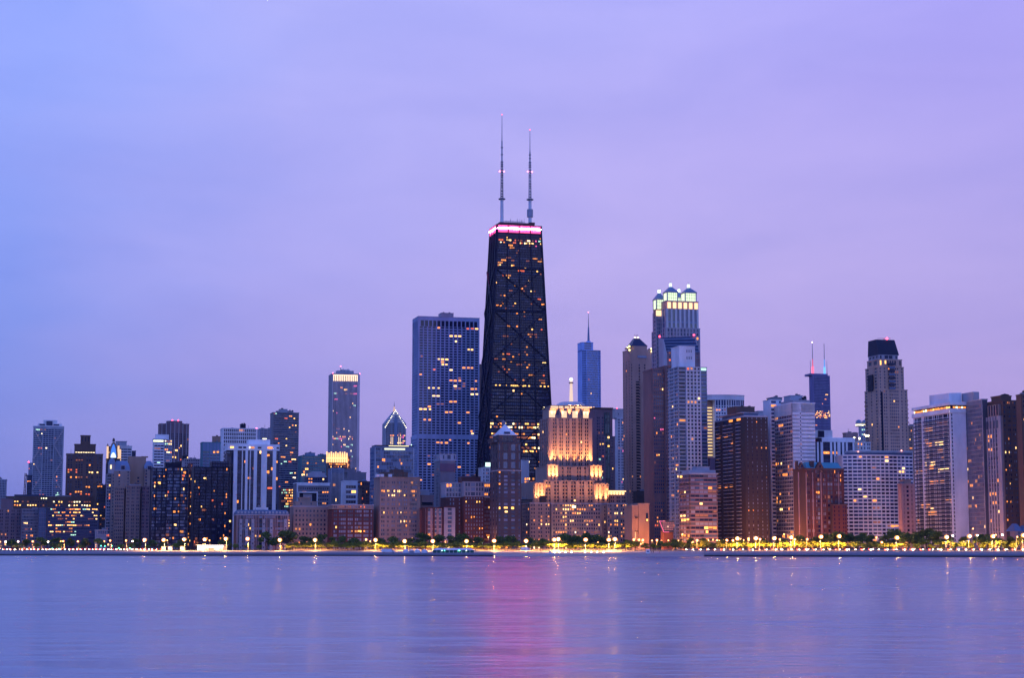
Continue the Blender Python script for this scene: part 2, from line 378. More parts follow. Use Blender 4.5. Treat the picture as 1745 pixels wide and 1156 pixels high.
rr_ = t.nodes.new('ShaderNodeMapRange'); rr_.inputs[1].default_value = .3; rr_.inputs[2].default_value = .7; rr_.inputs[3].default_value = .20; rr_.inputs[4].default_value = .29; t.links.new(n3, rr_.inputs[0]); t.links.new(rr_.outputs[0], p.inputs['Roughness'])
b = MB(); b.quad((-9000, -3000, 0), (9000, -3000, 0), (9000, 1700, 0), (-9000, 1700, 0), wm); tag(b.obj('lake_water'), kind='structure')
# ============================================================ BUILDINGS, left to right
b = Bd('apartment_building', 'grey blue stepped block cut off by the left picture edge beyond the low brown building', None, -14, 11, 818.5, 2200)
b.simple('bluegrey', F(9, lit=.02, sm='grey')); b.pent(-10, 3, 815.5, 'grey'); b.done()
b = Bd('slab_tower', 'dark narrow slab tower with pale glass top left of the cross braced tower', None, 46, 55, 811, 2250, L=20)
b.simple('navy', F(4, lit=.05)); b.block(b.X(48), b.W, 2, 18, b.H+1, b.Z(790), 'bluegrey', F(3, lit=.03, g='b', sm='steel')); b.beacon(b.X(48), 3, b.Z(789)); b.done()
# --- cross braced tower
b = Bd('braced_tower', 'tall pale concrete tower with white diagonal cross bracing and a stepped white roof', None, 57, 109, 727, 2540, L=38)
H = b.H; W = b.W
b.simple('bluegrey', F('w'*6+'n'+'W'*4+'n'+'w'*6, 2.9, pw=.3, sh=.3, dp=.5, ds=.4, zt=3.5, lit=.04, g='dcn', pal='ooyrwe'), None, F(6, 2.9, lit=.03), roof='white')
p = b.P('cross_brace'); z0 = H-4
for sx0, sx1 in ((0, W*.31), (W, W*.69)):
    hh = 22
    for k in range(8):
        za, zb_ = z0-k*hh, z0-(k+1)*hh
        if zb_ < 0: break
        x0, x1 = (sx0, sx1) if k % 2 == 0 else (sx1, sx0)
        p.beam((x0+(1 if x0 < W/2 else -1)*.5, -.75, za), (x1, -.75, zb_), 1.5, 'pale')
b.block(W*.15, W*.93, 3, 30, H+1, H+4.5, 'white', part='penthouse'); b.block(W*.32, W*.78, 5, 26, H+4.6, b.Z(715.5), 'white', part='penthouse')
b.P('louver').box(W*.42, W*.62, 2.3, 3.2, H+1.6, H+8, 'navy'); b.P('louver#2').box(W*.2, W*.38, 2.4, 3.2, H+1.7, H+3.6, 'navy'); b.P('louver#3').box(W*.66, W*.84, 2.4, 3.2, H+1.7, H+3.6, 'navy'); b.done()
# --- brown stepped tower
b = Bd('brown_tower', 'brown stepped apartment tower with one brightly lit white floor under its upper block', None, 113, 175.5, 774.5, 2200)
b.simple('brown', F('ww'+'b'+'www'+'b'+'www'+'b'+'ww', 3, sh=.35, lit=.08, dp=.6, g='dcr'))
x0, x1 = b.X(127, 770), b.X(163, 770)
b.block(x0, x1, 3, 24, b.H+.5, b.Z(757.7), 'brown', F(8, 7, zt=9, zb=1, pw=.25, sh=.5, lit=1, pal='w', lr={0: 1})); b.block(b.X(137), b.X(153.5), 5, 18, b.Z(757.7)+1, b.Z(742.5), 'brown', F(3, 9, lit=0, pw=.7)); b.done()
# --- arched crown tower
b = Bd('arched_tower', 'slim dark brown tower crowned by a blue lit arched gable and gold pinnacles', None, 180.5, 205, 783, 2500, L=24)
b.simple('dkbrown', F('wwbwwbww', 3.2, lit=.05, dp=.6))
X = b.X; zt = b.Z(779); za = b.Z(753)
p = b.P('arched_gable'); xc = X(193); hw = X(199.5)-X(186.5)
pts = [(-.5, 0), (-.45, .35), (-.36, .62), (-.2, .86), (0, 1), (.2, .86), (.36, .62), (.45, .35), (.5, 0)]
P3 = [(xc+u*hw, zt-1+v*(za-zt)) for u, v in pts]
for i in range(len(P3)-1): p.beam((P3[i][0], 1, P3[i][1]), (P3[i+1][0], 1, P3[i+1][1]), 2.2, 'tan')
gp = b.P('arch_glass'); k = len(gp.v); gp.v += [(x, 1.6, z) for x, z in P3]; gp.f.append(tuple(range(k, k+len(P3)))[::-1]); gp.m.append(gp.mi(EM('arch_blue', (.05, .22, 1), 1.0, False)))
k = len(gp.v); q = [(xc+u*hw*.7, zt-1+v*(za-zt)*.35) for u, v in pts]; gp.v += [(x, 1.3, z) for x, z in q]; gp.f.append(tuple(range(k, k+len(q)))[::-1]); gp.m.append(gp.mi(EM('arch_pale', (.6, .8, 1), 1.8, False)))
b.block(X(184), X(203), 4, 20, b.H+1, b.Z(762), 'dkbrown', F(5, 3.5))
for i, (px, py) in enumerate(((183, 761), (201.5, 760), (204.5, 766))):
    t = b.P('pinnacle#%d' % i); t.box(X(px)-1.3, X(px)+1.3, .5, 3, b.H-6, b.Z(py), EM('gold_lit_stone', (1, .6, .28), 1.1, False)); t.cyl(X(px), 1.7, 1.7, .2, b.Z(py), b.Z(py)+4, 'tan')
t = b.P('spire'); t.cyl(xc, 2, 1.9, 1.6, za, b.Z(748.5), 'rust', 6); t.cyl(xc, 2, 1.6, .1, b.Z(748.5), b.Z(746.5), 'rust', 6); b.done()
b = Bd('banded_tower', 'white tower with dark window bands rising behind the arched crown', None, 198, 225, 761, 2620, L=22)
b.simple('offwhite', F('bWWW', 3.9, pw=.15, sh=.5, lit=.02, g='nd', zt=3)); b.block(b.X(198), b.X(216), 3, 20, b.H+1, b.Z(753), 'bluegrey'); 
b.block(b.W+.3, b.X(232), 4, 20, 0, b.Z(769), 'navy', F(4, lit=.03)); b.done()
b = Bd('apartment_building', 'dark brown block in the gap between the brown stepped tower and the mansard building', None, 164, 184, 828, 1900)
b.simple('dkbrown', F(6, 3.1, lit=.05, sh=.5)); b.done()
# --- low brown block with lit rows
b = Bd('hospital_block', 'long low brown block with two rows of lit yellow windows behind the blue glass office', None, 10, 160, 848.5, 1900, L=45)
b.simple('brown', F('w'*6+'b'+'w'*8+'bb'+'w'*4+'bb'+'w'*9, 3.6, sh=.55, pw=.45, zt=3, lit=.03, pal='yyow', lr={0: .5, 1: .55}), par=1.5)
p = b.P('penthouse'); p.box(b.X(24), b.X(78), 8, 30, b.H+.5, b.H+3.5, 'navy'); p.box(b.X(96), b.X(121), 8, 30, b.H+.5, b.H+3, 'grey')
t = b.P('lit_clerestory'); t.box(b.X(70), b.X(83), -.3, -.1, b.Z(850.6), b.Z(848.2), EM('clerestory_lit', (1, .95, .55), 2.2, False)); t.box(b.X(107), b.X(114), -.3, -.1, b.Z(850.6), b.Z(848.2), EM('clerestory_lit', (1, .95, .55), 2.2, False)); b.done()
b = Bd('brown_block', 'brown purple brick block at the far left end of the waterfront', None, -12, 37, 869, 1720, L=36)
b.simple('mauve', F('wwbwwbwwbwwbww', 3.3, sh=.45, lit=.07, dp=.5, g='dcr')); b.pent(2, 22, 851, 'mauve', dep=24); b.done()
b = Bd('concrete_block', 'grey grid block between the brown brick block and the blue glass office', None, 37.5, 66, 869, 1700)
b.simple('grey', F(11, 2.9, lit=.06, sh=.4, g='ccd')); b.done()
b = Bd('glass_office', 'low dark blue glass office with horizontal rows of yellow lit windows', None, 80, 169, 866.5, 1690, L=40)
b.simple('navy', F(26, 3.05, pw=.14, sh=.62, dp=.15, ds=.2, lit=.08, pal='yyoea', g='nnd', lr={0: .3, 1: .3, 2: .55, 3: .25, 4: .06, 5: .75, 6: .1, 7: .3, 9: 0, 10: 0, 11: 0}, sm='navy'))
b.block(b.X(66.5), -.4, 2, 36, 0, b.H-.6, 'blue', F(3, 4.1, pw=.1, sh=.1, g='b', lit=0)); b.pent(92, 108, 864, 'navy'); b.done()
b = Bd('annex', 'small pale glazed annex at the foot of the blue glass office', None, 162, 182, 905, 1660, L=18)
b.simple('bluegrey', F(5, 3.4, pw=.12, sh=.2, g='pb', lit=.05)); b.done()
# --- mansard building
b = Bd('mansard_tower', 'pale stone apartment tower with grey blue mansard roofs and a corner turret dome', None, 188, 262, 803, 1850, L=36)
X = b.X; mx = X(222); b.block(0, mx, 0, 30, 0, b.H, 'stone', F('wbwbbw', 3.3, pw=.6, sh=.5, lit=.03, g='cd'), roof='pale')
b.block(X(183), -.2, 3, 20, 0, b.H-4, 'pale', F('ww', 3.2, pw=.25, sh=.3, lit=.03, ds=.8, g='bd'), F(5, 3.2))
b.block(X(219), X(249), 6, 28, 0, b.Z(779), 'tan', F('bbbwbb', 3.4, zt=20, lit=.1, pw=.3), part='wall')
b.block(X(246.5), b.W, 1, 28, 0, b.Z(800), 'stone', F('wbw', 3.3, lit=.06))
def mansard(b, x0, x1, y0, y1, z0, z1, inset=3, m='steel', name='mansard_roof', seg=3):
    p = b.P(name)
    for k in range(seg):
        f0, f1 = k/seg, (k+1)/seg; i0, i1 = inset*(f0**2.2), inset*(f1**2.2)
        r = lambda i: [(x0+i, y0+i), (x1-i, y0+i), (x1-i, y1-i), (x0+i, y1-i)]
        p.prism(r(i0), z0+(z1-z0)*f0, r(i1), z0+(z1-z0)*f1, m)
mansard(b, X(193), mx-.3, 1, 27, b.H+1, b.Z(785.5), 3.2); mansard(b, X(245.5), b.W, 2, 26, b.Z(800)+1, b.Z(785), 3, name='mansard_roof#2')
for i, px in enumerate((209.5, 255)):
    t = b.P('dormer#%d' % i); x = X(px); t.box(x-2.4, x+2.4, .6, 4, b.H+1.2, b.H+6, 'pale'); t.box(x-1.8, x+1.8, .3, .6, b.H+1.6, b.H+5.4, GM('d'))
t = b.P('turret'); t.cyl(X(190.5), 2.5, 3.6, 3.5, b.H-3, b.H+7, 'pale', 12); t.cyl(X(190.5), 2.5, 3.9, 2.6, b.H+7, b.Z(784), 'steel', 12); t.cyl(X(190.5), 2.5, 2.6, .3, b.Z(784), b.Z(781), 'steel', 12)
t.box(X(187.5), X(187.5)+1.5, -1.4, -1.1, b.H+2, b.H+6, EM('turret_window', (1, .8, .45), 1.6, False))
for i, px in enumerate((221, 243, 249)): b.P('chimney#%d' % i).box(X(px)-1, X(px)+2.2, 9, 12, b.Z(779), b.Z(776.5), 'tan')
b.done()
b = Bd('bay_apartments', 'tan brick apartment block with deep vertical bays in front of the mansard roofed tower', None, 194, 255, 831, 1700, L=26)
X = b.X
ft = dict(fh=3.25, sh=.45, pw=.45, dp=.3, lit=.0, g='ddc')
b.block(0, X(212), 1, 24, 0, b.Z(832), 'stone', F('wwwww', **ft)); b.block(X(212)+.02, X(215), 4, 24, 0, b.H-2, 'rust')
b.block(X(215)+.04, X(239), 0, 24, 0, b.Z(829.5), 'stone', F('wwbwwbww', **ft)); b.block(X(239)+.06, X(242), 4, 24, 0, b.H-2, 'rust'); b.block(X(242)+.08, b.W, 2, 24, 0, b.Z(830.5), 'mauve', F('wwbww', **ft))
b.pent(222, 240, 826.5, 'pale'); b.done()
# --- round topped tower
b = Bd('ribbed_tower', 'grey violet ribbed tower with a faceted round top and red roof lights', None, 269.5, 323, 727, 2300, L=40)
W = b.W; pts = [(0, 8), (W*.18, 8), (W*.24, 2), (W*.38, -1), (W*.62, -1), (W*.76, 2), (W*.82, 8), (W, 8), (W, 40), (0, 40)]
ff = F('ww', 3, pw=.35, sh=.2, dp=.6, zt=12, lit=.08, g='ddr'); f2 = F('www', 3, pw=.35, sh=.2, dp=.6, zt=12, lit=.06, g='dcn')
b.prism(pts, 0, b.Z(722.5), 'mauve', {0: f2, 2: ff, 3: F(5, 3, pw=.3, sh=.2, dp=.6, zt=12, lit=.06), 4: ff, 6: f2})
q = [(W*.5+W*.27*math.cos(t*math.pi/6), 12+W*.22*math.sin(t*math.pi/6)) for t in range(12)]
b.prism(q, b.Z(722.5)+1, b.Z(717.5), 'mauve', par=.5)
for k in range(7): b.P('rib#%d' % k).box(W*(.08+k*.14)-.5, W*(.08+k*.14)+.5, (7 if k in (0, 6) else 1.0 if k in (1, 5) else -2), 9, 20, b.Z(720.5), 'pale')
b.beacon(W*.42, 6, b.Z(717)); b.beacon(W*.62, 6, b.Z(717)); b.done()
b = Bd('hotel_building', 'white hotel slab with a glowing sign band under its roof before the ribbed tower', None, 260.5, 280, 749, 1960, L=22)
b.simple('white', F('WWW', 3.1, pw=.12, sh=.45, lit=.12, pal='yoew', zt=6, g='nd')); b.pent(266, 288, 741.5, 'white', dep=14)
t = b.P('sign'); t.box(b.X(261), b.X(279), -1, -.4, b.Z(754), b.Z(749.8), 'teal')
for k in range(9): t.box(b.X(261.6+k*1.9), b.X(262.9+k*1.9), -1.2, -1.0, b.Z(753.3), b.Z(750.6), EM('sign_letters', (1, 1, .55), 3, False))
b.block(b.W+.3, b.X(294), 3, 22, 0, b.Z(750), 'bluegrey', F(4, 3.1, lit=.35, pal='yeow', g='nb', lr={0: 1, 1: .9})); b.done()
b = Bd('low_block', 'low beige roof block with a dark box between the black tower tops', None, 311, 341, 783.5, 2050)
b.simple('pale', F(8, 3.2, lit=.02)); b.pent(311, 319, 778, 'black', y0d=3); b.done()
b = Bd('teal_glass_building', 'blue green glass building with orange lit rooms and a tan rooftop box', None, 341.5, 376, 755, 2000, L=25)
b.simple('teal', F(5, 3.6, pw=.15, sh=.3, lit=.12, pal='oyoa', g='gbp', zt=9, sm='steel')); b.pent(363, 376, 744.5, 'tan'); b.done()
# --- Mies towers
b = Bd('black_steel_tower', 'black steel and glass tower with panes toned like mirrored sky, left of its darker twin', None, 257, 321, 797.5, 1600, L=34)
X = b.X; fm = dict(fh=2.93, pw=.12, sh=.3, dp=.35, ds=.25, mg=.0, lit=.05, pal='oaoyr', g='pppccbnd', m='black', sm='black')  # pale panes imitate reflected sky by their colour
b.block(0, X(284), 2, 30, 0, b.Z(799), 'black', F('wwwwvwwwwvwwwwvwww'.replace('v', ''), **fm)); b.block(X(284)+.2, b.W, 0, 30, 0, b.H, 'black', F(18, **fm))
p = b.P('steel_column')
for px in (257.3, 267, 277, 284.3, 295.5, 307.5, 319): p.box(X(px)-.45, X(px)+.45, (1 if px < 284 else -1), (2.1 if px < 284 else .1), 0, b.H+.2, 'black')
b.pent(282, 309, 789.5, 'black', dep=16); b.done()
b = Bd('brick_sliver_building', 'thin reddish brick strip with yellow lit windows squeezed between the two black towers', None, 320.5, 328, 792, 1700)
b.simple('dkred', F(2, 3.2, lit=.25, pal='yoa')); b.done()
b = Bd('black_steel_tower', 'darker black steel tower with scattered orange lit rooms beside the white striped tower', None, 326.5, 391, 797.5, 1640, L=34)
b.block(0, b.W, 0, 34, 0, b.H, 'black', F(34, **{**fm, 'g': 'ddddnndc', 'lit': .035}), roof='black')
b.block(b.X(362), b.X(390), 4, 30, b.H+1, b.Z(786), 'black', F(6, 3, g='nn', lit=.0), part='penthouse')
p = b.P('steel_column')
for k in range(7): p.box(b.W*k/6-.4, b.W*k/6+.4, -.9, .1, 0, b.H, 'black')
b.done()
# --- white grid
b = Bd('white_grid_building', 'white gridded office slab with dark upright windows and a black rooftop box', None, 375.5, 438, 731, 2100, L=30)
b.simple('white', F(17, 4.4, pw=.35, sh=.3, dp=.5, ds=.4, lit=.03, pal='oar', g='dd')); b.pent(410.5, 419, 723.5, 'black', y0d=3); b.beacon(b.W-.5, 1, b.H+.4, .7, (1, .1, .25)); b.done()
b = Bd('glass_slab', 'plain blue glass block between the white grid slab and the banded grey tower', None, 438.5, 462, 732, 2180)
b.simple('steel', F(3, 3.5, pw=.1, sh=.06, lit=0, g='b', dp=.1)); b.done()
b = Bd('banded_grey_tower', 'tall flat topped grey violet tower with fine horizontal bands and scattered lights', None, 460.5, 509.5, 704, 2300, L=30)
b.simple('grey', F(16, 2.95, pw=.12, sh=.42, dp=.25, ds=.7, lit=.06, pal='oryew', g='dnc', zb=14)); b.pent(477, 490, 698, 'bluegrey'); b.pent(490, 500, 701, 'grey', y0d=8); b.done()
b = Bd('shopping_building', 'small dark block with dense green and orange lit windows right of the white striped tower', None, 474, 500, 834, 2150)
b.simple('rust', F(8, 3.3, lit=.5, pal='oyeyor', lr={0: 1, 1: 1})); b.done()
# --- white striped tower
b = Bd('white_striped_tower', 'dark glass tower with broad white vertical fins and a white roof band', 387, 397, 476, 768, 1650, L=30)
X = b.X; b.L = 30; y = 768
b.block(0, b.W, 0, 28, 0, b.H, 'navy', F('w'*26, 3.0, pw=.1, sh=.16, lit=.035, pal='oraeo', g='dddn', m='navy'), par=0)
b.block(-b.W*.1-.5, -.2, 6, 28, 0, b.H-3, 'navy', F('www', 3, pw=.12, sh=.2, lit=.03, g='dn'))
p = b.P('white_fin')
for x0, x1 in ((398.3, 404.7), (412.3, 413.8), (418.2, 422.5), (425.8, 427.3), (432.6, 438.2), (445.3, 455), (464.8, 470.8)): p.box(X(x0), X(x1), -1.3, -.4, 0, b.H, 'white')
t = b.P('roof_band'); t.box(X(387), X(476), -1.6, 29, b.H+.01, b.Z(757.5), 'white')
zq = b.Z(764.5); zr = b.Z(761.5)
for i, (x0, x1, lit) in enumerate(((392, 398, 'y'), (406, 412, 0), (414, 419, 0), (424.5, 426, 'w'), (427.5, 433, 'a'), (439, 445, 0), (455.5, 464, 'o'), (471, 475, 0))): b.P('roof_window#%d' % i).box(X(x0), X(x1), -1.9, -1.5, zq, zr, LM(lit) if lit else GM('d'))
b.block(X(425), X(461), 4, 24, b.Z(757.5)+.3, b.Z(748.5), 'white', part='penthouse'); b.P('penthouse_lamp').box(X(448), X(455), 3.6, 3.9, b.Z(747.8), b.Z(746.4), EM('lamp_yellow', (1, .9, .5), 3, False)); b.done()
b = Bd('mansard_hotel', 'low old hotel with pale bay windows on pink brick under a slate blue mansard roof', 397, 403, 492, 879, 1525, L=22)
X = b.X; W = b.W
b.block(0, W, 0, 22, 0, b.H, 'rust', F('wWwwvwwwvwWwwvwwwvwWwww', 3.3, pw=.45, sh=.4, m='pink', sm='rust', lit=.04, pal='oay', g='pcd', dp=.5), None, None, roof='pale')
p = b.P('bay_window')
for px in (408, 418, 428.5, 447, 460, 484): p.box(X(px), X(px+5), -1.3, .1, 0, b.H-3, 'pale')
for r in range(int(b.H/3.3)-1):
    for px in (408, 418, 428.5, 447, 460, 484): p.box(X(px)+.6, X(px+5)-.6, -1.4, -1.25, r*3.3+1.5, r*3.3+3.0, GM('p' if (r+int(px)) % 3 else 'c'))
mansard(b, -.4, W+.4, -.4, 21, b.H+1, b.Z(869.5), 2.2, 'slate')
for k in range(15): b.P('dormer#%d' % k).box(W*(k+.5)/15-.8, W*(k+.5)/15+.8, -.3, 1.6, b.H+1.3, b.H+3.6, 'bluegrey')
t = b.P('rooftop_unit'); z = b.Z(869.5); t.box(X(437), X(458), 5, 12, z+.2, z+2.2, 'white'); t.box(X(441), X(446), 6, 10, z+2.2, z+4.2, 'grey'); t.box(X(449), X(450), 6, 7, z+2.2, z+5, 'white'); t.box(X(452), X(453), 6, 7, z+2.2, z+5, 'white'); b.done()
# --- white frame buildings etc
b = Bd('portal_building', 'dark low building with a white roof band and white square portal frame', None, 500, 562, 824.5, 1760, L=24)
X = b.X; b.block(0, b.W, 0, 24, 0, b.H, 'grey', F(14, 3.6, lit=.12, pal='oar', sh=.5, pw=.3, g='dn'), roof='white')
p = b.P('portal_frame'); z1 = b.Z(838.5); p.box(X(507), X(541), -5, -1, z1-1.4, z1, 'white'); p.box(X(507), X(509.3), -5, -1, 0, z1-1.4, 'white'); p.box(X(538.7), X(541), -5, -1, 0, z1-1.4, 'white'); p.box(X(509.3), X(516), -3.5, -1, 0, z1-1.4, 'black'); p.box(X(531), X(538.7), -3.5, -1, 0, z1-1.4, 'black'); p.box(X(516), X(531), -3.8, -1, 0, z1-2.4, 'pale')
t = b.P('roof_band'); t.box(0, b.W, -1, -.5, b.H-2.2, b.H, 'white'); t.box(0, 1.4, -1, -.5, 0, b.H-2.2, 'white'); b.done()
b = Bd('stepped_glass_block', 'blue green stepped glass block left of the golden lit crown', None, 508, 556, 778, 2200, L=26)
b.simple('teal', F(14, 3.6, pw=.15, sh=.3, lit=.1, pal='oya', g='gbn')); b.pent(522, 537, 772.5, 'steel', dep=14); b.pent(543, 556, 775.5, 'teal', dep=8); b.done()
b = Bd('domed_block', 'dark low block with a shallow curved roof beneath the stepped glass block', None, 519, 558, 815, 1960, L=22)
b.simple('navy', F(8, 3.6, lit=.2, pal='oy', sh=.5, g='dn'))
p = b.P('curved_roof'); W = b.W
for k in range(6):
    a0, a1 = math.pi*k/6, math.pi*(k+1)/6
    p.prism([(W/2-W*.46*math.cos(a0), 1), (W/2-W*.46*math.cos(a1), 1), (W/2-W*.46*math.cos(a1), 18), (W/2-W*.46*math.cos(a0), 18)], b.H+.9, [(W/2-W*.46*math.cos(a0), 1), (W/2-W*.46*math.cos(a1), 1), (W/2-W*.46*math.cos(a1), 18), (W/2-W*.46*math.cos(a0), 18)], b.H+1+6.5*math.sin((a0+a1)/2), 'bluegrey')
b.done()
# --- golden crown tower
b = Bd('golden_crowned_tower', 'old hotel tower with a blazing golden crown before the tall striped tower', None, 555, 591, 790, 2420, L=24)
X = b.X; b.block(0, b.W, 0, 24, 0, b.H, 'rust', F(12, 3.4, lit=.35, pal='oaoy', dp=.6, lr={0: .9, 1: .6}))
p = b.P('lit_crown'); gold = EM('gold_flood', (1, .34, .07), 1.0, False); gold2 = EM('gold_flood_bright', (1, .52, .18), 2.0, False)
z0, z1 = b.H+1, b.Z(774)
p.box(X(557), b.W, 1, 16, z0, z1-1, gold)
for k in range(10): x = X(557)+(b.W-X(557))*k/9; p.box(x-.9, x+.9, .2, 1.2, z0, z1+(1.5 if k % 2 else 3), gold2)
p.box(X(556.5), b.W+.5, .4, 1.1, z0+5, z0+7, gold2)
b.block(b.W+.2, X(597.5), 3, 22, 0, b.Z(778), 'tan', F('w', 3.4, lit=.2, pal='o', dp=.6, g='r')); b.P('lit_pier').box(X(592), X(593.5), 1.4, 2.2, b.H-30, b.Z(779), gold); b.done()
b = Bd('ribbed_glass_block', 'blue glass block with pale upright ribs below the golden crown', None, 559, 586, 800, 2000, L=24)
b.simple('steel', F(9, 4, pw=.35, sh=.1, dp=.8, ds=.2, m='bluegrey', sm='blue', lit=.03, g='b', zt=4)); b.done()
b = Bd('plain_block', 'plain dark grey block right of the golden crown and under the tall striped tower', None, 586, 624, 806.5, 2060)
b.simple('grey', F('bbbwbb', 4, zt=14, lit=.05, pw=.4)); b.pent(586, 606, 800, 'grey', dep=10); b.done()
b = Bd('white_banded_block', 'small white office block with dark horizontal window bands', None, 581, 609.5, 821, 1800, L=22)
b.simple('white', F('bWWWWb', 5.0, pw=.06, sh=.4, lit=.04, g='nd', zt=3.5)); b.done()
b = Bd('turreted_brick_building', 'dark red victorian brick tower with small domed turrets', None, 611, 636, 831, 1850, L=20)
X = b.X; b.simple('rust', F('wwbwwbww', 3.4, lit=.08, pal='or', pw=.5)); b.block(X(614), X(632), 3, 16, b.H+1, b.Z(822), 'rust', F('wwwww', 4, pw=.5))
for i, (px, r, yy) in enumerate(((612.5, 1.8, 824), (623, 3.4, 816.5), (633.5, 1.8, 824))):
    t = b.P('turret#%d' % i); zz = b.Z(yy); t.cyl(X(px), 2+i % 2*6, r, r, b.H, zz-r*1.2, 'rust', 8); t.cyl(X(px), 2+i % 2*6, r*1.15, r*.75, zz-r*1.2, zz-r*.4, 'slate', 8); t.cyl(X(px), 2+i % 2*6, r*.75, .1, zz-r*.4, zz, 'slate', 8)
b.done()
# --- tall striped tower (Aon)
b = Bd('striped_skyscraper', 'very tall pale skyscraper of fine vertical stripes with a glowing crown left of centre', 560.3, 567, 613, 637, 3517, cap=60)
X = b.X; W = b.W; H = b.H
b.block(0, W, 0, b.L, 0, H, 'pale', F('v'*3+'w'*19+'v', 3.9, pw=.5, sh=.22, dp=.9, ds=.1, mg=.02, zt=22, m='rosewhite', sm='navy', lit=.035, pal='oykwe', g='dd', lr={4: .3, 22: .25, 26: .3, 27: .25, 50: .5, 51: .7, 56: .9, 57: .9, 58: .6, 59: .5, 60: .8, 61: .8}), F('v'*6, 3.9, pw=.8, sh=.2, lit=.0, g='c'))
p = b.P('lit_crown'); c1 = EM('crown_gold', (1, .68, .4), 1.9, False)
for k in range(14): x = X(568.5)+(X(608.5)-X(568.5))*k/13; p.box(x-.9, x+.9, -1.5, -1, H-14.5, H-2, c1)
p.box(X(568), X(609), -1.2, -.95, H-3.5, H-2, c1)
b.P('corner_pier').box(X(609.3), W+.3, -1.6, 0, 0, H, 'rosewhite'); b.P('corner_pier#2').box(-.3, X(567.9), -1.6, 0, 0, H, 'rosewhite')
b.pent(575, 603, 632.5, 'bluegrey', dep=20); b.pent(582, 596, 630.5, 'white', dep=14, y0d=10)
t = b.P('mast'); x = X(582); t.beam((x, 12, H), (x, 12, b.Z(624)), 1.3, 'dkgrey', .6); b.beacon(x, 12, b.Z(624), .9, (1, .1, .2)); b.beacon(0, 0, H, .9, (1, .1, .2)); b.beacon(W, 0, H, .9, (1, .1, .2)); b.done()
# --- front row beige and red
b = Bd('beige_apartments', 'beige low apartment block with a stepped rooftop beside the dark red brick block', None, 494, 558.3, 864.5, 1550, L=24)
b.simple('stone', F('wwwwwwwww', 3.7, pw=.55, sh=.5, lit=.03, g='cdd', zt=2), roof='pale'); b.block(b.X(504), b.X(541), 3, 20, b.H+1, b.Z(856.5), 'stone', F('bwbbwb', 5, pw=.5)); b.block(b.X(512), b.X(531), 5, 16, b.Z(856.5)+1, b.Z(849.5), 'stone'); b.done()
b = Bd('red_brick_block', 'dark red brick block with pale windows in pairs and two pale top floors', None, 558.5, 636.5, 869, 1530, L=26)
b.simple('red', F('wwbwwwwbwwwbwwwwbwwwbw', 3.45, pw=.25, sh=.38, lit=.08, pal='oayo', g='ppc', dp=.2, ds=.15), par=.3)
b.block(.1, b.W-.1, .1, 25, b.H+.5, b.Z(862), 'stone', F('wwbwwwwbwwwbwwwwbwwwbw', 3.45, pw=.4, sh=.4, lit=.1, g='pcd'), roof='pale'); b.done()
b = Bd('beige_apartments', 'large beige apartment slab with one long row of orange lit windows near its top', None, 637, 716, 815, 1535, L=30)
b.simple('stone', F('wwbvvbwwbvwvbwwbvvvwwb', 3.62, pw=.4, sh=.48, lit=.04, pal='oay', g='cdbp', zt=2.5, lr={2: .7, 7: .32, 9: .45, 3: .2}), roof='tan'); b.block(b.X(655), b.X(697), 6, 24, b.H+1, b.Z(806), 'brown', F(6, 6, lit=.0, pw=.7)); b.pent(668, 688, 801.5, 'brown', y0d=8)
for px in (642, 649, 663): b.P('rooftop_unit#%d' % px).box(b.X(px), b.X(px+6), 2, 7, b.H+.9, b.H+3.4, 'white')
b.done()
b = Bd('glass_slab', 'blue glass slab with a lit top storey behind the large beige apartments', 632, 638.5, 706, 763, 1750, L=24)
b.block(0, b.W, 0, 24, 0, b.H, 'steel', F(24, 3.5, pw=.14, sh=.2, dp=.3, ds=.2, m='bluegrey', sm='steel', lit=.05, pal='oyr', g='bpcn'), F(6, 3.5, g='bp', pw=.2, sh=.3, lit=.02))
b.block(b.X(640), b.W, 2, 22, b.H+1, b.Z(758.5), 'navy', F(20, 6, pw=.08, sh=.1, g='d', lit=.0), part='top_storey'); b.P('lit_lobby').box(b.X(663), b.X(697), .9, 1.7, b.H+1.5, b.Z(759.4), EM('lobby_yellow', (1, .85, .35), 1.8, False)); b.P('lit_lobby#2').box(b.X(655), b.X(690), -.8, -.5, b.H-2.2, b.H-.6, EM('lobby_pale', (.9, .95, .6), 1.3, False)); b.done()
# --- spire tower (gabled)
b = Bd('gabled_spire_tower', 'distant tower with a pointed gable outlined in small bulbs and a needle spire', 655, 656.5, 692, 722, 3650, L=34)
X = b.X; W = b.W; H = b.H; A = b.Z(699)
b.block(0, W, 0, 34, 0, H, 'bluegrey', F('wwwwwwbbwwwwww', 3.8, pw=.4, sh=.25, dp=.8, ds=.2, lit=.04, pal='oyk', g='dc', sm='grey', lr={10: .5, 6: .4}), par=0)
p = b.P('gabled_crown'); k = len(p.v); p.v += [(0, -.2, H+.02), (W, -.2, H+.02), (W/2, 3, A), (0, 34, H+.02), (W, 34, H+.02), (W/2, 31, A)]
for f in ((0, 1, 2), (4, 3, 5), (0, 2, 5, 3), (1, 4, 5, 2)): p.f.append(tuple(k+i for i in f)); p.m.append(p.mi('bluegrey'))
for j in range(5):
    f = (j+1)/6; z = H+(A-H)*f; hw = W/2*(1-f); p.box(W/2-hw, W/2+hw, -1.6+3.2*f-.6, -1+3.2*f, z-1.6, z, 'white')
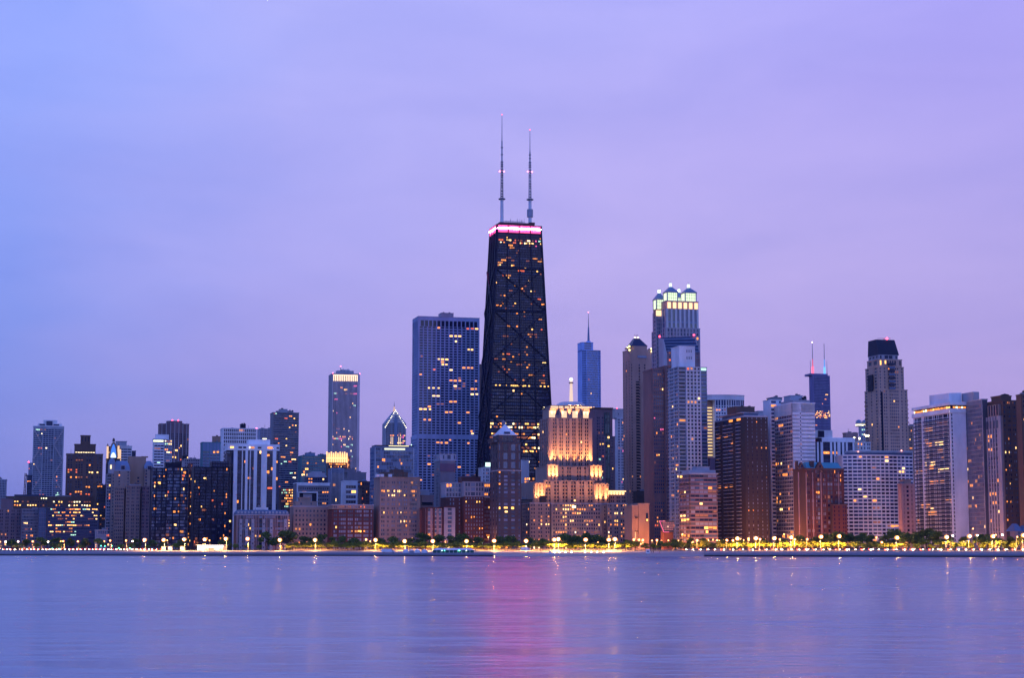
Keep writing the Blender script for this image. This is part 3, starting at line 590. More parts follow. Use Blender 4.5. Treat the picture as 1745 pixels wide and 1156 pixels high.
t = b.P('centre_fin'); k = len(t.v); zz = b.Z(716); t.prism([(W*.42, -2.5), (W*.58, -2.5), (W*.58, 3), (W*.42, 3)], 0, [(W*.42, -2.5), (W*.58, -2.5), (W*.58, 3), (W*.42, 3)], zz, 'steel'); t.prism([(W*.42, -2.5), (W*.58, -2.5), (W*.58, 3), (W*.42, 3)], zz, [(W*.5, -1), (W*.5, -1), (W*.5, 3), (W*.5, 3)], b.Z(708), 'steel', cap=False)
bl = EM('bulb', (1, .88, .6), 3.5, False)
for i in range(12):
    f = i/11; 
    for sgn in (-1, 1): t = b.P('bulb#%d_%d' % (i, sgn)); t.ball(W/2+sgn*(W/2)*(1-f), -.8+3*f, H-8+(A-H+8)*f, 1.0, bl, 5, 3)
t = b.P('spire'); t.cyl(W/2, 17, 3, 1, A-3, b.Z(692), EM('spire_glow', (1, .6, .35), .7, False), 6); t.cyl(W/2, 17, .9, .15, b.Z(692), b.Z(683), 'pale', 6)
for k in (0.28, .36, .64, .72): b.P('lit_pier#%d' % (k*100)).box(W*k-.6, W*k+.6, -1.5, -.9, b.Z(758), b.Z(745), EM('pier_glow', (1, .7, .45), 1.2, False))
b.done()
b = Bd('distant_slab', 'small distant blue slab peeking out left of the broad gridded tower', None, 700, 711, 746, 2620, L=20)
b.simple('steel', F(4, 3.2, lit=.02)); b.beacon(b.X(702), 1, b.Z(760), 1, (.5, 1, .8), 6); b.done()
# --- broad gridded tower (Water Tower Place)
b = Bd('gridded_tower', 'broad slate blue gridded tower with wide windows left of the black tapered skyscraper', 708.8, 713, 817, 546, 2018)
X = b.X; H = b.H; W = b.W; b.L = 32; zb_ = b.Z(748); zb2 = b.Z(741)
fg = dict(pw=.26, sh=.38, dp=.5, ds=.38, mg=.012, lit=.055, pal='oaoyory', g='dddd')
b.block(0, W, 0, 32, 0, zb_, 'slatestone', F(14, 3.02, **fg), F(7, 3.02, **{**fg, 'lit': 0}), par=0)
b.block(0, W, 0, 32, zb_+.02, zb2, 'slatestone', F('b', 5, dp=.6, ds=.5, zt=1), F('b', 5, dp=.6, ds=.5, zt=1), par=0)
b.block(0, W, 0, 32, zb2+.02, b.Z(556), 'slatestone', F(14, 3.02, **{**fg, 'lit': .07}), F(7, 3.02, **{**fg, 'lit': .0}), par=0)
b.block(0, W, 0, 32, b.Z(556)+.02, b.Z(539.5), 'slatestone', F(14, 5.2, pw=.25, sh=.02, dp=.5, ds=.3, zt=4.2, lit=0, g='d'), F(7, 5.2, pw=.25, sh=.02, dp=.5, ds=.3, zt=4.2, lit=0, g='d'), roof='pale', par=.5)
b.H = b.Z(539.5); b.pent(752, 773, 534, 'pale', dep=16); b.done()
b = Bd('brown_slab', 'narrow dark brown slab showing in the gap left of the black tapered skyscraper', None, 816, 828, 622, 2350)
b.simple('brown', F(4, 3.2, lit=.04)); b.done()
# --- black tapered skyscraper (Hancock)
b = Bd('tapered_skyscraper', 'black tapered cross braced skyscraper with a glowing pink band and two white antennas', 834.8, 847, 922, 384, 1894, L=30, cap=100)
TH = b.H; TW = b.W; TL = b.L
yb = 800
Dx = lambda px, y: b.solve(px, b.cx, b.cy, b.ca, b.sa, y)
# base rectangle grows outwards by ex, ey per side at ground level
ex = -Dx(827.5, 790)/(1-b.Z(790)/TH); ex = max(12, min(20, ex)); ey = 9.5
bot = [(-ex, -ey), (TW+ex, -ey), (TW+ex, TL+ey), (-ex, TL+ey)]; top = [(0, 0), (TW, 0), (TW, TL), (0, TL)]
def lv(z): f = z/TH; return [(p[0]*(1-f)+q[0]*f, p[1]*(1-f)+q[1]*f) for p, q in zip(bot, top)]
def seg(y0, y1, f, lf):
    z0, z1 = (0 if y0 is None else b.Z(y0)+.02), b.Z(y1); b.prism(lv(z0), z0, z1, 'black', {0: f, 3: lf}, par=0, top=lv(z1))
fh = dict(pw=.14, sh=.42, dp=.3, ds=.16, mg=.01, m='black', sm='black')
seg(None, 715, F(30, 3.6, **fh, lit=.06, pal='oawoym', g='dcdnn', lr={1: .35, 2: .6, 4: .7, 5: .7, 8: .4, 9: .3, 12: .3, 17: .5, 18: .6, 19: .6, 22: .5}), F(16, 3.6, **fh, lit=0, g='dn'))
seg(715, 664, F(30, 3.5, **fh, lit=.01, pal='ow', g='ddcnd'), F(16, 3.5, **fh, lit=0, g='dn'))
seg(664, 655, F(30, 4.6, **{**fh, 'sh': .7}, lit=.0, pal='y', g='dd', lr={0: .55}), F(16, 4.6, **fh, lit=0, g='d'))
seg(655, 420, F(28, 2.75, **fh, lit=.065, pal='oaaoymr', g='ddddddnc'), F(14, 2.75, **fh, lit=.0, g='dddn'))
seg(420, 398, F(28, 3.1, **fh, lit=.1, pal='oyrewk', g='dd', lr={2: .45, 3: .4}), F(14, 3.1, **fh, lit=0, g='dd'))
seg(398, 384, F('b', 5, dp=.3, ds=.2), F('b', 5, dp=.3, ds=.2))
# lower lit offices on the right side of the front
# structure: columns and diagonals
p = b.P('steel_frame')
def on(u, z, n=.55): q = lv(z); return (q[0][0]*(1-u)+q[1][0]*u, q[0][1]-n, z)
def onl(u, z, n=.55): q = lv(z); return (q[0][0]-n, q[0][1]*(1-u)+q[3][1]*u, z)
for u in (0.008, .25, .5, .75, .992): p.beam(on(u, 0), on(u, TH), 1.7 if u in (.008, .992) else 1.1, 'black')
for u in (.02, .33, .66, .98): p.beam(onl(u, 0), onl(u, TH), 1.1, 'black')
zs = [0, 78, 142, 200, 254, 300, TH-5]
d = b.P('cross_brace')
for k in range(5):
    d.beam(on(0, zs[k], .8), on(1, zs[k+1], .8), 1.25, 'black'); d.beam(on(1, zs[k], .9), on(0, zs[k+1], .9), 1.25, 'black')
    d.beam(onl(0, zs[k], .8), onl(1, zs[k+1], .8), 1.9, 'black'); d.beam(onl(1, zs[k], .9), onl(0, zs[k+1], .9), 1.9, 'black')
    p.beam(on(0, zs[k+1], .7), on(1, zs[k+1], .7), 1.5, 'black')
pk = EM('crown_pink', (1, .08, .27), 390, True); pk2 = EM('crown_pink_panel', (1, .05, .22), 1.5, False)
zc0, zc1 = b.Z(393.5), b.Z(385.2)
zm = (zc0+1+zc1)/2
for k in range(4): u0, u1 = k/4+.008, (k+1)/4-.008; b.P('crown_light#%d' % k).box(TW*u0-.2, TW*u1+.2, -1.1, -.6, zc0-1.2, zc1+1.1, pk2); b.P('light_tube#%d' % k).box(TW*u0+.2, TW*u1-.2, -1.6, -1.15, zm-.6, zm+.6, pk)
for k in range(3): b.P('crown_light#s%d' % k).box(-1.1, -.6, TL*(k+.06)/3, TL*(k+.94)/3, zc0-1.2, zc1+1.1, pk2); b.P('light_tube#s%d' % k).box(-1.6, -1.15, TL*(k+.12)/3, TL*(k+.88)/3, zm-.6, zm+.6, pk)
b.P('roof').box(-1, TW+1, -1, TL+1, TH+.02, TH+1.2, 'black')
redl = EM('penthouse_red', (.5, .04, .10), .35, False)
t = b.P('penthouse'); xa, xb = b.X(851.5, 380, 5), b.X(908, 380, 5); zP = b.Z(376.5); t.box(xa, xb, 5, 24, TH+1.2, zP, 'dkred'); t.box(xa, xb, 4.7, 5, TH+1.3, TH+2.4, redl)
t = b.P('rooftop_unit'); t.box(b.X(905, 378), b.X(914, 378), 6, 12, b.Z(379), b.Z(374.5), 'dkred'); t.box(b.X(907, 378), b.X(910, 378), 8, 10, TH+1, b.Z(379), 'dkred')
t = b.P('antenna_array'); r = random.Random(4)
for k in range(26): x = xa+8+(xb-xa-16)*k/25; t.beam((x, 8+k % 3*4, zP), (x, 8+k % 3*4, zP+r.uniform(1.5, 5.5)), .25, 'bluegrey')
t.box(xa+6, xb-8, 8, 8.3, zP+1.6, zP+1.9, 'bluegrey'); t.box(xa+6, xb-8, 15, 15.3, zP+2.6, zP+2.9, 'bluegrey')
def antenna(n, px, yA, y1, y2, ytip, ringy):
    a = b.P('antenna#'+n); x, y = b.X(px, 360, 14), 14; Z = lambda q: b.Z(q, x, y)
    a.cyl(x, y, 2.0, 1.7, TH, Z(yA), 'white', 10); a.cyl(x, y, 3.9, 3.9, Z(yA), Z(yA-1.5), 'grey', 10)
    for k in range(4): a.beam((x+(-1.1 if k % 2 else 1.1), y+(-1.1 if k < 2 else 1.1), Z(yA-1.5)), (x+(-.7 if k % 2 else .7), y+(-.7 if k < 2 else .7), Z(y1)), .55, 'bluegrey' if int(n) else 'grey')
    zz = Z(yA-1.5); k = 0
    while zz < Z(y1):
        a.box(x-1.25, x+1.25, y-1.25, y+1.25, zz, zz+.7, 'grey' if k % 3 else 'dkgrey'); zz += 2.2+(k % 4)*.5; k += 1
    a.cyl(x, y, .85, .75, Z(y1), Z(y2), 'bluegrey', 6); a.cyl(x, y, .5, .25, Z(y2), Z(ytip), 'bluegrey', 6)
    for q in range(3): zz = Z(y1)+(Z(y2)-Z(y1))*q/3; a.box(x-1.1, x+1.1, y-1.1, y+1.1, zz, zz+.6, 'dkgrey')
    for sx in (-2.4, 2.4): b.beacon(x+sx, y, Z(ringy), .75, (1, .05, .15), 4)
    b.beacon(x, y, Z(ytip)-1, .7, (1, .12, .2), 3)
    a.box(x-2.6, x+2.6, y-.2, y+.2, Z(ringy)-.2, Z(ringy)+.1, 'grey')
antenna('0', 855.3, 340, 276, 240, 194.5, 293.3); antenna('1', 903.2, 341, 277, 258, 220.5, 293.8)
t = b.P('antenna_drum'); x = b.X(903.2, 360, 14); t.cyl(x, 14, 3.4, 3.4, b.Z(363), b.Z(350), 'bluegrey', 10)
b.done()
# --- white strip at its foot
b = Bd('white_block', 'small white building with a bright roof lamp at the foot of the black skyscraper', None, 815, 841, 799, 1760, L=20)
b.simple('offwhite', F('bwbwwbwb', 3.4, lit=.3, pal='oya', pw=.3, dp=.5)); b.P('roof_sign').box(b.X(828), b.X(840), 1, 2, b.H+2, b.H+6, EM('roof_lamp', (.7, 1, .9), 1.6, False)); b.P('roof_sign#2').box(b.X(826), b.X(841), 2, 9, b.H+.8, b.H+2, 'grey'); b.done()
b = Bd('lit_balcony_building', 'slim white slab with two columns of glowing orange windows right of the pyramid roofed tower', None, 886, 901.5, 786, 1720, L=20)
b.simple('offwhite', F('bww', 3.3, zt=16, sh=.25, pw=.3, lit=1, pal='oyow', m='offwhite')); b.done()
b = Bd('dark_low_block', 'unlit dark low block between the pyramid roofed tower and the lit grand hotel', None, 884, 907, 853, 1600)
b.simple('dkbrown', F(6, 3.2, lit=.03)); b.done()
# --- purple tower with blank sign
b = Bd('plain_slab_tower', 'slate slab tower with a blank plum panel before the gridded tower', 738, 750, 776, 775, 1600, L=24)
b.block(0, b.W, 0, 24, 0, b.Z(786), 'grey', F('wwbwwbww', 3.25, zt=22, lit=.1, pal='oay', g='cbd', sh=.35, pw=.4), F('bbwwb', 3.25, zt=6, lit=.02, pw=.5), par=0)
b.block(-.5, b.W+.5, -.5, 24.5, b.Z(786)+.01, b.H, 'bluegrey', F('bwbWbw', 4, sh=.4, lit=.05, g='bc'), F('wwbb', 4, g='b'), par=.6)
b.P('blank_panel').box(0, b.W+.2, -.9, -.5, b.Z(804), b.Z(790.5), 'purple'); b.done()
b = Bd('pink_plaster_block', 'low pinkish plaster block with a dark opening, left of the plum panel slab', None, 714, 739, 846, 1570, L=18)
b.simple('pink', F('b', 4)); p = b.P('opening'); p.box(b.X(718), b.X(737), -.8, -.35, b.Z(861.5), b.Z(856.5), 'black'); b.P('rooftop_unit').box(b.X(716), b.X(733), 3, 10, b.H+.5, b.Z(836), 'bluegrey'); b.done()
b = Bd('bay_front_flats', 'low flats of pale bays framed in red brick left of the dark red hotel', None, 716, 775, 867, 1520, L=22)
X = b.X; b.block(0, X(756), 0, 22, 0, b.H, 'red', F('wWbwWbWw', 3.5, pw=.4, sh=.35, m='pink', lit=.08, pal='ow', g='cpb', sm='pale', dp=.4), roof='red'); b.block(X(756)+.1, b.W, -1.5, 22, 0, b.Z(865.5), 'pale', F('bWb', 3.5, sh=.35, g='bc', lit=.05), roof='red')
p = b.P('brick_pier')
for px in (716.5, 727, 739, 754.5): p.box(X(px)-.7, X(px)+.8, -1, -.42, 0, b.H, 'red')
b.done()
b = Bd('dark_red_hotel', 'dark red brick hotel with two pale stone upper floors and a brick penthouse', 769, 791, 836, 823, 1525, L=34)
b.L = 30; zs_ = b.Z(847)
fb = dict(fh=3.3, pw=.62, sh=.45, lit=.1, pal='oaoye', g='pppc', dp=.3)
b.block(0, b.W*.76, 0, 30, 0, zs_, 'dkred', F('wwwwwww', **fb), None, None, par=0); b.block(b.W*.76+.1, b.W, 1.5, 30, 0, zs_-1, 'dkred', F('www', **fb), par=.5, roof='pale')
b.block(-14, -.1, 10, 30, 0, zs_-1, 'dkred', F('bwwbw', **{**fb, 'lit': .03}), par=.5)
fp = F('wwWwww', 4.2, pw=.35, sh=.3, m='pale', lit=.1, pal='yo', g='cbp', dp=.5)
b.block(0, b.W*.76, -.3, 30, zs_+.1, b.H, 'bluegrey', fp, roof='pale'); b.block(b.W*.76+.1, b.W, 1.2, 30, zs_-1+.6, b.H-.8, 'bluegrey', F('www', 4.2, pw=.35, sh=.3, lit=.15, pal='yo')); b.block(-14, -.1, 10, 30, zs_-.4, b.H-.6, 'bluegrey', F('wwwww', 4.2, pw=.35, sh=.3, lit=.03, g='bc'))
b.pent(787, 819, 813.5, 'dkred', dep=14); b.done()
# --- pyramid roofed tower
b = Bd('pyramid_roofed_tower', 'brown stone tower with a pale metal pyramid roof in front of the black skyscraper', 841, 848, 888, 756, 1500, L=28)
X = b.X; W = b.W; b.L = 26
fb = dict(pw=.4, sh=.42, lit=.09, pal='oyoar', g='bcpn', dp=.35)
b.block(0, W, 0, 26, 0, b.Z(803), 'umber', F('wbWbWbw', 3.25, **fb), F('wbwbw', 3.25, **{**fb, 'lit': .0}), par=.8, roof='pale')
b.block(.3, W-.3, .3, 25, b.Z(803)+.9, b.H, 'umber', F('vbWbWbv', 8.2, pw=.3, sh=.25, lit=.12, pal='oy', g='bnd', dp=.4), F('wbwbw', 8, pw=.4), roof='umber')
b.block(X(850.5), X(881.5), 2, 22, b.H+.9, b.Z(741.5), 'umber', F('bWWb', 11, pw=.2, sh=.2, g='d', lit=0), par=.6, roof='white')
b.block(X(842), X(850), 3, 22, b.H+.9, b.Z(749.5), 'umber', F('w', 6, g='n')); b.block(X(881.8), X(887), 3, 22, b.H+.9, b.Z(749.5), 'umber', F('w', 6, g='n'))
x0, x1 = X(850, 740), X(880.5, 740); z0 = b.Z(741.5)+.7; cx_ = (x0+x1)/2; p = b.P('pyramid_roof')
p.prism([(x0, 2), (x1, 2), (x1, 2+x1-x0), (x0, 2+x1-x0)], z0, [(cx_-.3, 9.7), (cx_+.3, 9.7), (cx_+.3, 10.3), (cx_-.3, 10.3)], b.Z(722.3), 'white')
p.cyl(cx_, 14, 1.8, 1.8, b.Z(724), b.Z(717), 'grey', 8); p.cyl(cx_, 14, 1.9, .2, b.Z(717), b.Z(714.5), 'grey', 8); p.box(cx_-2.5, cx_+2.5, 1.6, 3.0, z0+.5, z0+2.2, 'navy'); b.done()
# --- floodlit tower (Palmolive)
b = Bd('floodlit_tower', 'stone art deco tower glowing with orange floodlights and topped by a white beacon mast', None, 935.5, 1008.5, 713, 1640, L=30, sil=False)
X = b.X; Z = b.Z; W = b.W; zA, zB, zC = Z(796), Z(822), Z(858)
st = 'stone'
fm_ = dict(fh=3.35, sh=.4, pw=.35, dp=.9, ds=.15, lit=.04, pal='oy', g='ddc', sm='tan')
b.block(X(905), X(1029), -8, 40, 0, zB, st, None, par=0)
# lower tier fronts as projecting wings
b.block(X(930), X(1020), -4, 36, zB+.05, zA, st, F('bwwbbwbwwbbwwbwbbwwb', **fm_), par=.6)
b.block(0, W, 0, 30, zA+.6, b.H, st, F('bwwbwwbwwbwwbwwbwwb', **fm_), F(4, **fm_), par=.6)
for x0, x1 in ((905, 921), (1007, 1029)): b.block(X(x0), X(x1), -12, -8.05, 0, Z(826), st, F('bwbwwbw', **fm_), F('bwb', **fm_))
b.block(X(921)+.1, X(1007)-.1, -9.5, -8.05, 0, zB+.4, st, F('wwbwwbwwbwwbwwbww', **fm_))
for x0, x1 in ((929, 946), (1001, 1020)): b.block(X(x0), X(x1), -8, -4.05, zB+.5, zA+1, st, F('bwbwb', **fm_), F('b', 4))
# crown: stepped with lit niches
zc0 = b.H; 
b.block(X(938), X(1005.5), 2, 27, zc0+.6, Z(696), st, F('bwbwbwbwb', 8, pw=.2, g='c', dp=.8), par=.4)
b.block(X(942), X(1001.5), 4, 25, Z(696)+.5, Z(691), st, par=.4)
t = b.P('roof_disc'); xc = X(973, ly=13); t.cyl(xc, 14, 14, 12.5, Z(691)+.5, Z(686), 'offwhite', 16); t.cyl(xc, 14, 12.5, 9, Z(686), Z(683), 'offwhite', 16)
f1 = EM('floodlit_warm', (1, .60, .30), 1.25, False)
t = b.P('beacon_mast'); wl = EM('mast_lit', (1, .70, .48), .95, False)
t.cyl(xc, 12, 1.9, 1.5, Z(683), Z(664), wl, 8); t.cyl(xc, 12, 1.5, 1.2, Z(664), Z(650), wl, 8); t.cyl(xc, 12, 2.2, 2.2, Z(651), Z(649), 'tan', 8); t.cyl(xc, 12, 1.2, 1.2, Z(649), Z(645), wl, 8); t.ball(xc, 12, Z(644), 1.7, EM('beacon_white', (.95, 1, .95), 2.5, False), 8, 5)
# floodlights on the setbacks (real lamps at the foot of each wall)
fc = (1, .42, .13)
def fl(px, ly, z, e, lean=12): flood(b, X(px), ly-1.2, z, e*20, col=fc, tilt=R(8))
for px in (937.5, 944, 955, 966, 978, 990, 1000.5, 1006.5): fl(px, -2.2, zA+1.6, 7e3 if px in (937.5, 944, 1000.5, 1006.5) else 5e3, 3)
for px in (932, 938, 944, 1004, 1011, 1017): fl(px, -9.8, zB+1.2, 6.5e3, 6)
for px in (908, 914, 919, 1009, 1016, 1025): fl(px, -14.0, Z(858.5), 6.0e3, 4)
for px in (941, 947, 959, 971, 984, 996, 1002): fl(px, .6, zc0+1.3, 3.2e3, 8)
for px in (946, 958, 972, 986, 998): fl(px, 2.6, Z(696)+1.0, 1.9e3, 10)
for px in (960, 972, 984): fl(px, -1.5, Z(690), 3e3, 35)
for px in (912, 940, 972, 1003, 1024):  # unseen fill lights added before the tower to warm its darker gaps
    o_ = flood(b, X(px), -34, Z(859), 24e3, col=(1, .42, .18), tilt=R(42), name='added_fill_light'); o_.data.spot_size = R(110)
p = b.P('lit_niche')
for px in (939.5, 952, 964.5, 981.5, 995): 
    pass
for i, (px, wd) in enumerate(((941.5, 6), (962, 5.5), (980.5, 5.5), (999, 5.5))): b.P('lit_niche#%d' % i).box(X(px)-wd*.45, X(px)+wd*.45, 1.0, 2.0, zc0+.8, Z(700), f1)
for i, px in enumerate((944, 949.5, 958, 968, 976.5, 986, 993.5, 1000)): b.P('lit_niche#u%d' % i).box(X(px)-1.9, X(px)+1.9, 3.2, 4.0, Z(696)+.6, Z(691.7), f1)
b.done()
# --- grand hotel (Drake)
b = Bd('grand_hotel', 'low wide stone hotel with many lit yellow windows and uplit piers below the floodlit tower', None, 903, 1069, 858, 1540, L=26, sil=False)
X = b.X; Z = b.Z; fd = dict(fh=3.3, pw=.5, sh=.48, dp=.25, ds=.2, g='ddc', pal='yyooaw', lit=.2)
b.block(0, X(938), 0, 26, 0, Z(859), 'stone', F('wwbwwbww', **fd), F(4, **fd), roof='pale')
b.block(X(938)+.1, X(1024), -2, 26, 0, Z(859.5), 'stone', F('w'*20, **{**fd, 'lr': {1: .6, 4: .35, 7: .35}}), roof='pale')
b.block(X(1024)+.1, X(1034), 3, 26, 0, Z(862), 'stone', F('wbw', **fd)); b.block(X(1034)+.1, b.W, 0, 26, 0, Z(859), 'stone', F('wwbwwbwww', **{**fd, 'lit': .4}), roof='pale')
b.block(X(923), X(932), 2, 8, b.H+.8, Z(845), 'dkbrown', part='chimney')
for px, y in ((939.5, 918), (942, 914), (952.5, 914), (963, 914), (974, 914), (983.5, 914), (994, 914), (1015, 914), (1024.5, 914), (1027.5, 914), (1031, 914)): flood(b, X(px), -3.4, Z(y), 2.3e3, col=(1, .62, .28), tilt=R(2), name='uplight')
b.P('lit_sign').box(X(973.5), X(979.5), -3, -2.4, Z(866), Z(862), EM('hotel_sign', (1, .8, .4), 3, False)); b.done()
b = Bd('lit_cornice_building', 'small stone building with a glowing golden cornice above the right end of the grand hotel', None, 1032.5, 1067, 846, 1650, L=22)
X = b.X; b.simple('stone', F('wwbwwbww', 3.3, lit=.1)); b.block(X(1034), X(1066), 2, 20, b.H+1, b.Z(837.5), 'stone')
for i, px in enumerate(range(1036, 1066, 5)): b.P('lit_arcade#%d' % i).box(X(px), X(px+3), .5, 1.6, b.H+1.4, b.Z(839), EM('cornice_gold', (1, .62, .25), 2.2, False))
b.P('lit_cornice').box(X(1033), X(1067), .2, 1.2, b.Z(838.6), b.Z(836.8), EM('cornice_gold', (1, .62, .25), 2.2, False)); b.done()
# --- distant stepped glass tower (Trump)
b = Bd('glass_skyscraper', 'distant blue glass skyscraper with rounded step and thin spire behind the floodlit tower', None, 986, 1025, 597, 3085, L=34, cap=40)
X = b.X; W = b.W; r = 6
def rnd(x0, x1, y0, y1, r): return [(x0, y1), (x0, y0+r), (x0+r*.3, y0+r*.3), (x0+r, y0), (x1-r, y0), (x1-r*.3, y0+r*.3), (x1, y0+r), (x1, y1)]
fg = F(18, 4.1, pw=.12, sh=.22, dp=.25, ds=.2, m='azure', sm='azure', lit=.008, pal='oy', g='bbp', lr={24: .2, 25: .2, 12: .1}); fs = F(2, 4.1, pw=.12, sh=.22, g='b', lit=0, m='azure')
b.prism(rnd(0, W, 0, 34, 6), 0, b.H, 'azure', {3: fg, 1: fs, 2: fs, 4: fs, 5: fs}, par=.5)
x0, x1 = X(992, 585), X(1012.5, 585); b.prism(rnd(x0, x1, 2, 28, 4), b.H+.6, b.Z(583.5), 'azure', {3: F(9, 4.1, pw=.12, sh=.22, m='azure', g='b', lit=0)}, par=.5)
t = b.P('spire'); x = X(1003, ly=14); t.cyl(x, 14, 5, 4, b.Z(584), b.Z(580), 'azure', 8); t.cyl(x, 14, 2.2, 1.2, b.Z(580), b.Z(556), 'steel', 8); t.cyl(x, 14, .9, .3, b.Z(556), b.Z(531), 'pale', 6); b.beacon(x, 14, b.Z(531), .9, (1, .2, .3), 6); b.done()
b = Bd('twin_bay_tower', 'grey stone tower with a dark green glass strip right of the floodlit tower', None, 1012.5, 1047.5, 713, 1850, L=26)
X = b.X; fs = dict(fh=3.1, pw=.4, sh=.4, g='cdn', lit=.06, pal='oraye')
b.block(0, X(1031), 0, 26, 0, b.Z(745), 'mauve', F('wwbwwb', **fs), roof='mauve'); b.block(X(1014), X(1045), 3, 24, b.Z(745)+1 if False else 0, b.Z(697), 'mauve', F('bwwbwwwwwb', zt=8, **fs), par=0)
b.block(X(1039.5), b.W, 0, 26, 0, b.Z(745), 'mauve', F('wwb', **fs)); b.block(X(1031)+.1, X(1039.5)-.1, 1, 26, 0, b.Z(703), 'green', F('ww', fh=3.1, pw=.2, sh=.2, g='gd', lit=.03), par=0)
b.P('roof_lintel').box(X(1013), X(1046), 1.4, 25, b.Z(697)+.1, b.Z(694.5), 'brown'); b.done()
b = Bd('white_grid_tower', 'narrow white gridded tower with a blank top left of the brown pyramid tower', None, 1047.5, 1070, 714, 1960, L=24)
b.simple('white', F('wwbwwbwwb', 3.1, pw=.35, sh=.35, lit=.05, pal='okr', g='dn')); b.block(b.X(1049), b.X(1068), 2, 22, b.H+1, b.Z(698), 'offwhite', F('bwbbw', 7, zt=3, pw=.7, sh=.7)); b.beacon(b.X(1053), 3, b.Z(697), .7); b.done()
# --- brown tower, dark pyramid roof
b = Bd('brown_pyramid_tower', 'tall brown stone tower with a dark truncated pyramid roof and yellow corner lights', 1066, 1073.5, 1111, 598, 1900, L=26)
X = b.X; Z = b.Z; W = b.W; b.L = 24; fb = dict(fh=3.15, sh=.42, g='dcr', lit=.03, pal='oa')
b.block(0, W, 0, 24, 0, b.H, 'sandstone', F('vbbwbwbb', zt=14, pw=.5, m='sandstone', sm='sandstone', dp=.5, **fb), F('vbvbv', zt=10, **fb), roof='sandstone', par=1.6)
b.block(W*.18, W*.8, 2, 20, b.H+1.6, Z(590.5), 'sandstone', F('b', 4), roof='sandstone')
# dark recessed balcony strip
p = b.P('recessed_balcony'); p.box(X(1083), X(1088.5), -.7, .2, 20, Z(650), 'dkbrown')
z = 22
while z < Z(650)-2: p.box(X(1082.6), X(1088.9), -1.3, -.6, z, z+.9, 'sandstone'); z += 3.15
x0, x1 = X(1077.5, 590), X(1104.5, 590); a0, a1 = X(1086, 574), X(1093.5, 574); t = b.P('pyramid_roof'); z0 = Z(590.5)+.95
t.prism([(x0, 1.5), (x1, 1.5), (x1, 21), (x0, 21)], z0, [(a0, 8.5), (a1, 8.5), (a1, 14), (a0, 14)], Z(574.5), 'navy')
for i in range(4): b.P('roof_light#%d' % i).cyl(a0+(a1-a0)*i/3, 9+(i % 2)*2, .55, .4, Z(574.5), Z(572.3), EM('roof_lamp_warm', (1, .7, .45), 6, False), 5)
for i in range(3): t = b.P('mast#%d' % i); t.beam((a0+(a1-a0)*(i+.5)/3, 11, Z(573)), (a0+(a1-a0)*(i+.5)/3, 11, Z(568)), .35, 'dkgrey')
for i, (px, y, ly) in enumerate(((1067.5, 600, 20), (1069.5, 592.5, 14), (1072.5, 590.5, 1), (1072.6, 597, -1), (1109.5, 594, 1), (1110.7, 598.5, -1))): b.P('corner_light#%d' % i).ball(X(px, ly=ly), ly, Z(y, ly=ly), .95, EM('corner_yellow', (1, .95, .3), 4.5, False), 6, 4)
b.P('balcony_ledge').box(X(1086), X(1101), -1.2, 0, Z(610), Z(606), 'bluegrey')
for i, px in enumerate((1070, 1109)): b.P('corner_block#%d' % i).box(X(px)-1.6 if i == 0 else X(px)-1.4, X(px)+1.6, .5, 6, b.H+1.6, Z(593), 'sandstone')
b.done()
b = Bd('dark_podium', 'dark windowless podium in front of the brown pyramid tower', None, 1079, 1106, 839, 1700, L=20)
b.simple('dkbrown', F('b', 5)); b.done()
# --- four lantern tower (900 N Michigan)
b = Bd('lantern_topped_tower', 'tall stone and glass tower crowned by four green lit lantern turrets', 1128, 1135, 1190, 526, 1800, L=36)
X = b.X; Z = b.Z; W = b.W; b.L = 40
fa = dict(pw=.45, dp=.7, g='bbg', lit=.02, pal='or')
b.block(0, W, 0, 40, Z(573)+.02, b.H, 'mauve', F('wwwwwww', 15, sh=.12, m='offwhite', sm='steel', **fa), F(4, 15, sh=.12, m='pale', sm='steel', **fa), par=0)
b.block(-1, W+1, -1, 41, 0, Z(560), 'pale', F('wwwwwwwwww', 4, sh=.3, **{**fa, 'g': 'bbc'}), F(6, 4, sh=.3, **fa), par=1)
b.block(X(1118, ly=14), X(1131, ly=14), 14, 21, 0, Z(536), 'pale', F('vwwv', 4, sh=.3, zt=3, **{**fa, 'g': 'bbc'}), F('v', 4), par=0)
ga = EM('arch_orange', (1, .62, .28), 1.7, False)
n = 6
for i in range(n): x = W*(i+.55)/n; b.P('lit_arch#%d' % i).box(x-W/n*.3, x+W/n*.3, -.9, -.45, b.H+.3, Z(515), ga)
b.block(0, W, 0, 40, b.H+.02, Z(513), 'sandstone', None, par=.5, roof='pale')
for i in range(3): x = X(1118, ly=14)+(X(1131, ly=14)-X(1118, ly=14))*(i+.5)/3; b.P('lit_arch#w%d' % i).box(x-1.6, x+1.6, 13.0, 13.7, Z(536), Z(526.5), ga)
b.block(X(1118, ly=14), X(1131, ly=14), 14, 21, Z(536)+.02, Z(525), 'tan', par=.5)
gl = EM('lantern_green', (.82, 1, .60), 1.25, False)
